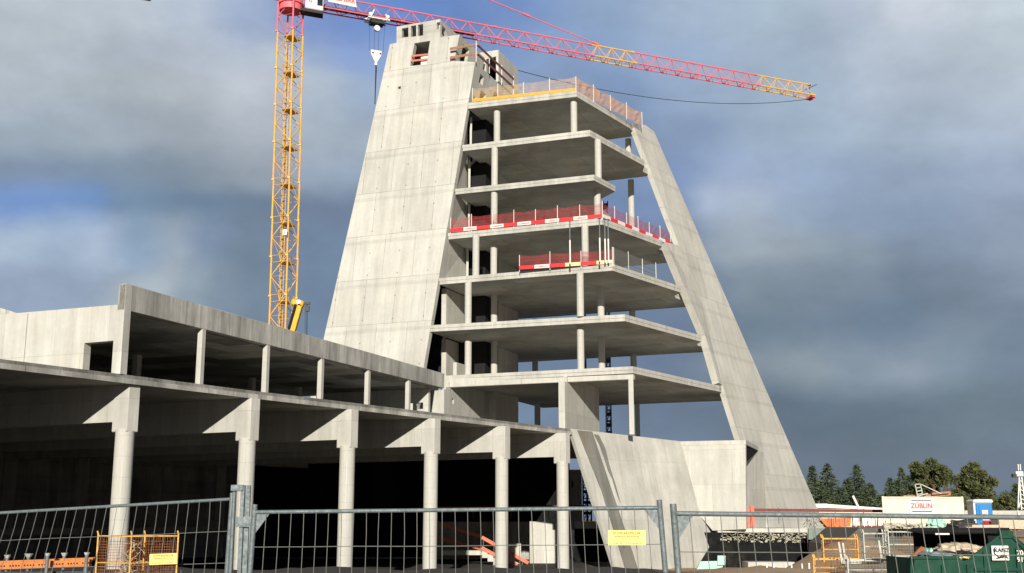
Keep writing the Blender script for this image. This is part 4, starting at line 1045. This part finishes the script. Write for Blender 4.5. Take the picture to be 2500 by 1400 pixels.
MB().box((a.x+.18,73.96,zb_+.1), (b.x-a.x-.36,0,0), (0,.05,0), (0,0,zt2-zb_-.35)).build('door', M['blue'], wc, bevel=.03)
MB().box((a.x+.36,73.94,zt2-.95), (.36,0,0), (0,.02,0), (0,0,.42)).build('notice', M['white'], wc)
MB().box((a.x+.30,73.94,zt2-1.15), (.48,0,0), (0,.02,0), (0,0,.06)).build('notice', M['white'], wc)
text('WC', 'lettering', M['ink'], wc, V((a.x+.54,73.93,zt2-.80)), (1,0,0), (0,0,1), .18)
bwl = MB().box((hY(2345,1247,112).x,112,-1.1), (16,0,0), (0,.3,0), (0,0,hY(2345,1247,112).z+1.1))
tag(bwl.build('boundary_wall', M['beigewall']), 'pale beige boundary wall running behind the blue toilet', 'wall')
wb = thing('white_shed', tuple(hY(2080,1250,150)), 'long low white roofed building below the spruces', 'building')
a, b = hY(1960,1231,150), hY(2185,1244,150)
MB().box((a.x,150,-.9), (b.x-a.x,0,0), (0,8,0), (0,0,a.z+.3)).build('wall', M['cream_metal'], wb)
MB().ext([[a+V((-.5,-.3,0)), hY(2019,1230,149.7), hY(2019,1240,149.7), a+V((-.5,-.3,-.6))]], (0,8,0)).build('gable', M['white'], wb)
MB().ext([[hY(2019,1231,149.8), hY(2190,1243,149.8), hY(2190,1247,149.8), hY(2019,1240,149.8)]], (0,8,0)).build('roof', M['white'], wb)
m = MB().bar(hY(2082,1211,100), hY(2096,1240,100), .16); m.bar(hY(2096,1240,100), V((hY(2096,1240,100).x,100,-.9)), .16)
tag(m.build('leaning_pole', M['white']), 'white pole leaning above the board railing', 'pole')
# light mast at the right edge
lm = thing('light_mast', tuple(hY(2488,1290,80)), 'white lattice light mast with a box head at the right edge', 'mast')
m = MB()
def LMp(x, y): return hY(x, y, 80)
for (a_, b_) in (((2488,1165),(2494,1245)),((2494,1165),(2505,1245)),((2494,1218),(2483,1250)),((2488,1165),(2485,1250))): m.bar(LMp(*a_), LMp(*b_), .07)
for i in range(7): y = 1172+i*11; m.bar(LMp(2489+i*.5,y), LMp(2496+i*1.3,y+6), .04)
m.bar(LMp(2486,1250), V((LMp(2486,1250).x,80,-1.2)), .12); m.build('lattice', M['white'], lm)
MB().box(LMp(2481,1163), (.5,0,0), (0,.4,0), (0,0,.32)).build('head_box', M['white'], lm)
m = MB()
for x in (2486,2491): m.box(LMp(x,1149), (.06,0,0), (0,.06,0), (0,0,.42))
m.build('antenna', M['white'], lm)
MB().box(LMp(2474,1166), (.25,0,0), (0,.3,0), (0,0,.24)).build('lamp', M['steel'], lm)
# clutter on the deck: orange formwork, rebar heap, white rack
ofm = thing('orange_formwork', tuple(hY(2040,1290,90)), 'orange formwork box lying behind the rebar heap on the deck', 'formwork')
MB().ext([[hY(2000,1266,90), hY(2078,1265,90), hY(2076,1286,90), hY(2020,1288,90)]], (0,.8,0)).build('box', M['orange'], ofm)
for i in range(4): MB().box(hY(2022+i*14,1286,89.9), (.12,0,0), (0,.08,0), (0,0,.6)).build('rib', M['salmon'], ofm)
m = MB(); rnd = random.Random(9)
for i in range(110):
    p = hY(rnd.uniform(1964,1998), rnd.uniform(1266,1290), 88.5+rnd.random()); m.bar(p, p+V((rnd.uniform(-.4,.4), rnd.uniform(-.3,.3), rnd.uniform(-.2,.2))), .03)
tag(m.build('rebar_heap', M['cagegrey']), 'tangled heap of bent grey rebar at the deck corner', 'rebar', kind='stuff')
wk = thing('white_rack', tuple(hY(2130,1286,86)), 'rack of upright white formwork shoes below the board railing', 'rack')
rnd = random.Random(11)
for i in range(15):
    x = 2083+i*6.4+rnd.uniform(-1.5,1.5); p = hY(x, 1287, 86); MB().bar(p, p+V((rnd.uniform(-.15,.1),0,rnd.uniform(.45,.95))), .05+.1*rnd.random(), .05).build('upright', M['white'] if i % 3 else M['steel'], wk)
MB().box(hY(2106,1284,86), (.5,0,0), (0,.3,0), (0,0,.6)).build('white_tub', M['white'], wk)
MB().bar(hY(2080,1285,86), hY(2182,1286,86), .1).build('base_rail', M['darkred'], wk)
m = MB(); rnd = random.Random(21)
for i in range(170):
    x = rnd.uniform(2160,2380); p = hY(x, rnd.uniform(1280,1291), 74+rnd.random()); s = rnd.uniform(.05,.22)
    m.cbox(p, s*2, s, s*.7, V((1,rnd.uniform(-.5,.5),rnd.uniform(-.4,.4))).normalized())
tag(m.build('rubble', M['whitefoam']), 'strip of broken rubble and offcuts along the ramp top', 'rubble', kind='stuff')
o = lump('green_bag', 2287, 1280, 74, .55, .38, 'mint', 'crumpled pale green bag on the rubble before the container', 12); o['category'] = 'bag'; del o['group']
o = lump('grey_tarpaulin', 2352, 1283, 73, .9, .34, 'steel', 'dark grey tarpaulin heap left of the blue toilet', 13); o['category'] = 'tarpaulin'; del o['group']
o = lump('red_bucket_pile', 2413, 1279, 72, .35, .16, 'redboard', 'red plastic scrap in front of the blue toilet', 14); o['category'] = 'scrap'; del o['group']
pt = thing('pallet_stack', tuple(hY(2430,1290,70)), 'stack of pale planks in front of the blue toilet', 'planks')
for (x0, y0, x1, z) in ((2360,1292,2560,.12),(2374,1287,2500,.12),(2440,1282,2560,.35)): 
    a, b = hY(x0,y0,70), hY(x1,y0,70); MB().box(a, b-a, (0,1.2,0), (0,0,z)).build('plank', M['fabric'], pt)
m = MB()
for x in (2470,2478,2486): p = hY(x,1284,70.2); m.cyl(p, p+V((0,.8,.0)), .3, 12)
tag(m.build('cable_reels', M['wood']), 'brown cable reels standing at the right end of the plank stack', 'reel')

# ------------------------------------------------------------------ trees
def blade(m, p, d, w, rnd_):
    t = d.cross(V((rnd_.uniform(-1,1),rnd_.uniform(-1,1),rnd_.uniform(-1,1))))
    if t.length < 1e-4: return
    t = t.normalized()*w
    m.add([p-t, p+t, p+d+t*.6, p+d-t*.3], [(0,1,2,3)])
def spruce(x, ytop, Y, h, wd, sd, label):
    top = hY(x, ytop, Y); r_ = random.Random(sd); z0 = top.z-h
    t = thing('spruce_tree', (top.x,Y,z0), label, 'tree', 'spruces beyond the site')
    MB().cyl((top.x,Y,z0), (top.x,Y,top.z-.5), .22, 7, .03).build('trunk', M['bark'], t)
    m = MB(); nlev = 44
    for i in range(nlev):
        f = i/nlev; z = top.z-.15-h*.93*f**1.05; R0 = wd*1.5*(.05+.95*f**.85)*(.75+.5*r_.random())
        for k in range(int(7+17*f)):
            an = r_.uniform(0, 6.283); rr = R0*r_.uniform(.65,1.12)
            d = V((math.cos(an), math.sin(an), 0))
            steps = max(2, int(rr/.42))
            for s in range(steps):
                u = (s+.6)/steps; p = V((top.x,Y,z))+d*rr*u+V((0,0,-.35*rr*u*u+r_.uniform(-.15,.15)))
                q = (d*.55+V((r_.uniform(-.5,.5),r_.uniform(-.5,.5),r_.uniform(-.45,.15)))).normalized()*r_.uniform(.35,.65)
                blade(m, p, q, r_.uniform(.08,.19), r_)
    m.build('crown', M['spruce'], t)
def broad(x, ytop, Y, h, rx, sd, label, mat, name, dens=1., grp=None, lumps=11, cat='tree'):
    top = hY(x, ytop, Y); r_ = random.Random(sd); z0 = top.z-h
    t = thing(name, (top.x,Y,z0), label, cat, grp)
    m = MB().cyl((top.x,Y,z0), (top.x+.2,Y,top.z-h*.3), .28, 8, .12); cl = []
    for i in range(lumps):
        an = r_.uniform(0,6.283); u = r_.random(); rr = rx*(.25+.7*math.sqrt(r_.random()))*(1-.45*max(0,u-.5))
        c_ = V((top.x+math.cos(an)*rr, Y+math.sin(an)*rr, z0+h*(.30+.58*u))); s = rx*r_.uniform(.32,.5)*(1-.25*u); cl.append((c_, s))
        m.cyl((top.x,Y,z0+h*.25+h*.3*u), c_, .07, 5, .02)
    cl.append((V((top.x,Y,top.z-rx*.35)), rx*.36))
    m.build('trunk', M['bark'], t); m = MB()
    for c_, s in cl:
        for k in range(int(330*dens)):
            v = V((r_.gauss(0,1), r_.gauss(0,1), r_.gauss(0,1))).normalized()*s*(r_.random()**.45); v.z *= .72
            q = (v.normalized()+V((r_.uniform(-.7,.7),r_.uniform(-.7,.7),r_.uniform(-.2,.8)))).normalized()*r_.uniform(.18,.42)
            blade(m, c_+v, q, r_.uniform(.06,.14) if mat != 'bare' else .015, r_)
    m.build('crown', M[mat], t)
sp = [(1982,1137,210,9.6,1.9),(2018,1132,215,10.5,3.1),(2090,1135,220,11,3.0),(2068,1168,205,8,2.6),(2124,1180,212,8,2.3),(2199,1141,240,12,2.2),(2171,1166,235,10,2.8),(2190,1170,225,8.5,2.6),(2480,1180,215,8,2.6),(2419,1193,235,8,2.4),(2000,1180,200,6.5,2.8),(2048,1190,202,6,2.8),(2108,1192,200,5.6,2.9),(2150,1208,205,4.6,2.6),(2218,1160,228,9,2.6)]
sl_ = ['slim spruce whose tip stands just right of the raked leg','tall full spruce second from the raked leg','tall spruce standing midway between the leg and the container','shorter spruce left of the midway tall one','small pointed spruce right of the midway tall one','tallest narrow spruce tip behind the container left end','spruce whose crown rises over the container left corner','dense spruce behind the container left half','lone spruce beside the light mast','dim spruce between the round pine and the mast','low spruce filling the gap beside the raked leg','low spruce below the second tall spruce','low spruce over the white shed roof','lowest spruce just left of the container','spruce against the large pine left side']
for i, (x, y, Y, h, w) in enumerate(sp): spruce(x, y, Y, h, w, 30+i, sl_[i])
broad(2272,1117,160,7.6,2.5,51,'large round topped pine, tallest, behind the container','pine','pine_tree',1.25,'pines beyond the site',14)
broad(2238,1143,165,6.5,2.2,52,'dark pine lobe left of the tallest pine','pine','pine_tree',1.,'pines beyond the site',10)
broad(2375,1127,155,7.0,2.35,53,'bushy olive green pine between the container and the toilet','pine','pine_tree',1.3,'pines beyond the site',14)
broad(2300,1160,170,5.6,2.6,54,'low dark pine at the right shoulder of the tallest pine','pine','pine_tree',.9,'pines beyond the site',9)
broad(2340,1168,180,6,2.2,55,'bare reddish tree between the two big pines','bare','bare_tree',1.2,None,9)
broad(2445,1212,190,4,3.0,56,'low shrubs behind the beige boundary wall','pine','evergreen_shrub',.9,None,8,'shrub')
broad(2330,1200,172,4.2,3.2,57,'low evergreen shrub behind the container right end','pine','evergreen_shrub',.9,None,8,'shrub')
m = MB(); r_ = random.Random(77)
for i in range(9000):
    x = r_.uniform(1930,2560); Yv = r_.uniform(240,260); p = hY(x, r_.uniform(1214+8*math.sin(x*.05)+5*math.sin(x*.13), 1262), Yv)
    blade(m, p, V((r_.uniform(-.6,.6), r_.uniform(-.5,.5), r_.uniform(.2,1.1))), r_.uniform(.12,.3), r_)
tag(m.build('distant_wood', M['spruce']), 'dark far wood closing the horizon behind the trees', 'wood', kind='stuff')

# ------------------------------------------------------------------ world, sun, camera
SUN_E, SUN_A = 16.2, 1.5
w = bpy.data.worlds.new('World'); SC.world = w; w.use_nodes = True; nt = w.node_tree
bg = nt.nodes['Background']; bg.inputs['Strength'].default_value = .1
sky = N(nt, 'ShaderNodeTexSky', sky_type='NISHITA'); sky.sun_disc = False; sky.sun_elevation = R(SUN_E); sky.sun_rotation = R(180+SUN_A)
sky.air_density = 1.2; sky.dust_density = 1.5
tcg = N(nt, 'ShaderNodeTexCoord').outputs['Generated']
nz = N(nt, 'ShaderNodeTexNoise'); nt.links.new(vmul(nt, tcg, (1, 1, 1.8)), nz.inputs['Vector']); nz.inputs['Scale'].default_value = 7.5; nz.inputs['Detail'].default_value = 6; nz.inputs['Roughness'].default_value = .5
sb_ = N(nt, 'ShaderNodeVectorMath', operation='SUBTRACT'); nt.links.new(nz.outputs['Color'], sb_.inputs[0]); sb_.inputs[1].default_value = (.5,.5,.5)
ad = N(nt, 'ShaderNodeVectorMath', operation='MULTIPLY_ADD'); nt.links.new(sb_.outputs[0], ad.inputs[0]); ad.inputs[1].default_value = (.075,.02,.06); nt.links.new(tcg, ad.inputs[2])
nm = N(nt, 'ShaderNodeVectorMath', operation='NORMALIZE'); nt.links.new(ad.outputs[0], nm.inputs[0]); D = nm.outputs[0]
def lin(c): return tuple(((v/255+.055)/1.055)**2.4 if v > 10 else v/3294 for v in c)
EXG = 2**.3
L695 = [(200,150,166,190),(380,172,183,192),(480,145,160,175),(560,125,142,160),(650,113,130,150),(760,110,130,156)]
rows = [(40, [(20,190,200,208),(300,190,200,210),(450,182,193,208),(610,163,179,208),(760,128,152,205),(960,105,138,200),(1060,108,140,200),(1250,118,147,200),(1500,145,167,198),(1650,160,178,200),(1900,172,190,206),(2050,185,197,214),(2200,210,218,229),(2450,195,206,215)]),
 (130, [(50,184,194,203),(450,181,190,203),(640,185,195,208),(760,155,174,205),(870,140,163,208),(1250,128,155,202),(1400,138,162,200),(1650,152,172,200),(1900,168,184,204),(2200,190,201,215),(2450,188,200,210)]),
 (210, [(50,178,188,198),(300,176,186,194),(450,180,188,196),(640,191,198,208),(800,172,184,200),(900,155,174,200),(1300,140,162,195),(1500,128,152,188),(1650,146,166,194),(1900,162,180,200),(2200,180,192,208),(2450,184,196,209)]),
 (325, [(50,153,166,180),(250,160,172,184),(450,165,175,186),(640,172,180,190),(860,164,177,192),(1300,132,152,182),(1700,134,154,184),(1850,150,168,188),(2000,158,175,194),(2250,166,180,197),(2480,172,185,203)]),
 (420, [(50,128,145,168),(200,126,144,165),(400,131,146,162),(600,148,158,170),(780,148,163,182),(1400,125,145,180),(1640,128,150,188),(1750,152,170,200),(1850,160,177,204),(1960,155,173,200),(2100,148,165,190),(2250,146,162,184),(2450,154,168,190)]),
 (505, [(30,118,149,202),(180,113,145,192),(300,120,143,170),(470,112,134,158),(640,110,127,148),(740,112,128,152),(1500,118,140,178),(1640,124,144,180),(1750,168,182,204),(1850,172,185,204),(1950,156,173,196),(2080,139,156,180),(2250,133,150,174),(2450,144,158,180)]),
 (612, [(30,170,187,207),(130,162,181,205),(230,174,189,211),(330,144,166,192),(420,156,170,186),(520,128,146,172),(640,113,131,150),(760,112,132,158),(1500,108,126,155),(1690,118,135,160),(1800,150,163,175),(1950,152,164,175),(2080,140,155,170),(2200,130,145,165),(2350,135,150,172),(2480,146,160,180)]),
 (695, L695+[(1500,106,124,152),(1720,112,128,150),(1850,128,142,156),(2000,128,142,158),(2200,118,134,154),(2350,124,138,158),(2480,134,148,168)]),
 (780, L695+[(1300,110,130,158),(1600,103,120,148),(1850,110,128,144),(2000,110,126,145),(2200,106,124,145),(2350,117,131,150),(2480,122,138,158)]),
 (890, L695+[(1300,112,132,160),(1600,100,117,144),(1850,128,142,156),(1950,136,149,161),(2060,129,144,160),(2200,143,156,173),(2350,130,148,165),(2480,117,134,155)]),
 (1015, [(200,120,135,155),(1300,112,132,160),(1600,96,113,138),(1960,91,108,127),(2150,97,114,132),(2400,105,122,138)]),
 (1150, [(200,120,135,155),(1400,115,134,160),(1960,103,119,140),(2300,106,121,140),(2480,104,118,138)])]
sxyz = N(nt, 'ShaderNodeSeparateXYZ'); nt.links.new(D, sxyz.inputs[0])
yy = mth(nt, 'MAXIMUM', sxyz.outputs['Y'], .05)
uu = ramp(nt, mth(nt, 'DIVIDE', sxyz.outputs['X'], yy), -.6, .6, 0, 1)
vv_ = mth(nt, 'DIVIDE', sxyz.outputs['Z'], yy)
acc = None; vp = None
for (py_, lst) in rows:
    cr = N(nt, 'ShaderNodeValToRGB'); r_ = cr.color_ramp; r_.interpolation = 'EASE'
    for n_i, (x_, *c_) in enumerate(lst):
        d = ray(x_, py_); pos = (d.x/d.y+.6)/1.2
        e_ = r_.elements[n_i] if n_i < 2 else r_.elements.new(pos)
        e_.position = pos
    for e_, (x_, *c_) in zip(sorted(r_.elements, key=lambda q: q.position), lst): e_.color = (*[q/EXG for q in lin(c_)], 1)
    nt.links.new(uu, cr.inputs[0]); d = ray(CX, py_); vrow = d.z/d.y
    if acc is None: acc = cr.outputs[0]
    else:
        f_ = N(nt, 'ShaderNodeMapRange', interpolation_type='SMOOTHSTEP'); nt.links.new(vv_, f_.inputs[0])
        f_.inputs[1].default_value = vrow; f_.inputs[2].default_value = vp; f_.inputs[3].default_value = 1; f_.inputs[4].default_value = 0
        acc = mixc(nt, f_.outputs[0], acc, cr.outputs[0])
    vp = vrow
front = N(nt, 'ShaderNodeMapRange', interpolation_type='SMOOTHSTEP'); nt.links.new(sxyz.outputs['Y'], front.inputs[0])
front.inputs[1].default_value = .25; front.inputs[2].default_value = .75
gen = lin((84,94,112))
ten = N(nt, 'ShaderNodeValue'); ten.outputs[0].default_value = 10.
dv = scale_col(nt, mixc(nt, front.outputs[0], gen, acc), ten.outputs[0])
n2 = noise(nt, vmul(nt, tcg, (1, 1, 1.7)), 8.5, 9, .56); n3 = noise(nt, vmul(nt, tcg, (1, 1, 1.6)), 26, 6, .6)
tex = mth(nt, 'MULTIPLY', ramp(nt, n2, .34, .66, .91, 1.10), ramp(nt, n3, .3, .7, .95, 1.05))
cloud = scale_col(nt, dv, tex)
fin = mixc(nt, .96, sky.outputs[0], cloud)
nt.links.new(fin, bg.inputs['Color'])
sd = bpy.data.lights.new('sun', 'SUN'); sd.energy = 4.6; sd.angle = R(.53); sd.color = (1.0, .93, .80)
so = bpy.data.objects.new('sun', sd); COL.objects.link(so)
s = V((math.sin(R(SUN_A))*math.cos(R(SUN_E)), math.cos(R(SUN_A))*math.cos(R(SUN_E)), -math.sin(R(SUN_E))))
so.rotation_euler = s.to_track_quat('-Z', 'Y').to_euler(); so.location = (0,-20,30)
cd = bpy.data.cameras.new('camera'); cd.sensor_width = 36; cd.lens = 36*FP/2500; cd.clip_end = 5000; cd.clip_start = .1
co = bpy.data.objects.new('camera', cd); COL.objects.link(co); co.rotation_euler = (R(90)+PT, 0, 0); SC.camera = co
SC.view_settings.view_transform = 'Standard'; SC.view_settings.look = 'None'; SC.view_settings.gamma = 1; SC.view_settings.exposure = .3
SC.cycles.max_bounces = 6; SC.cycles.diffuse_bounces = 4; SC.cycles.transparent_max_bounces = 12; SC.cycles.use_denoising = True
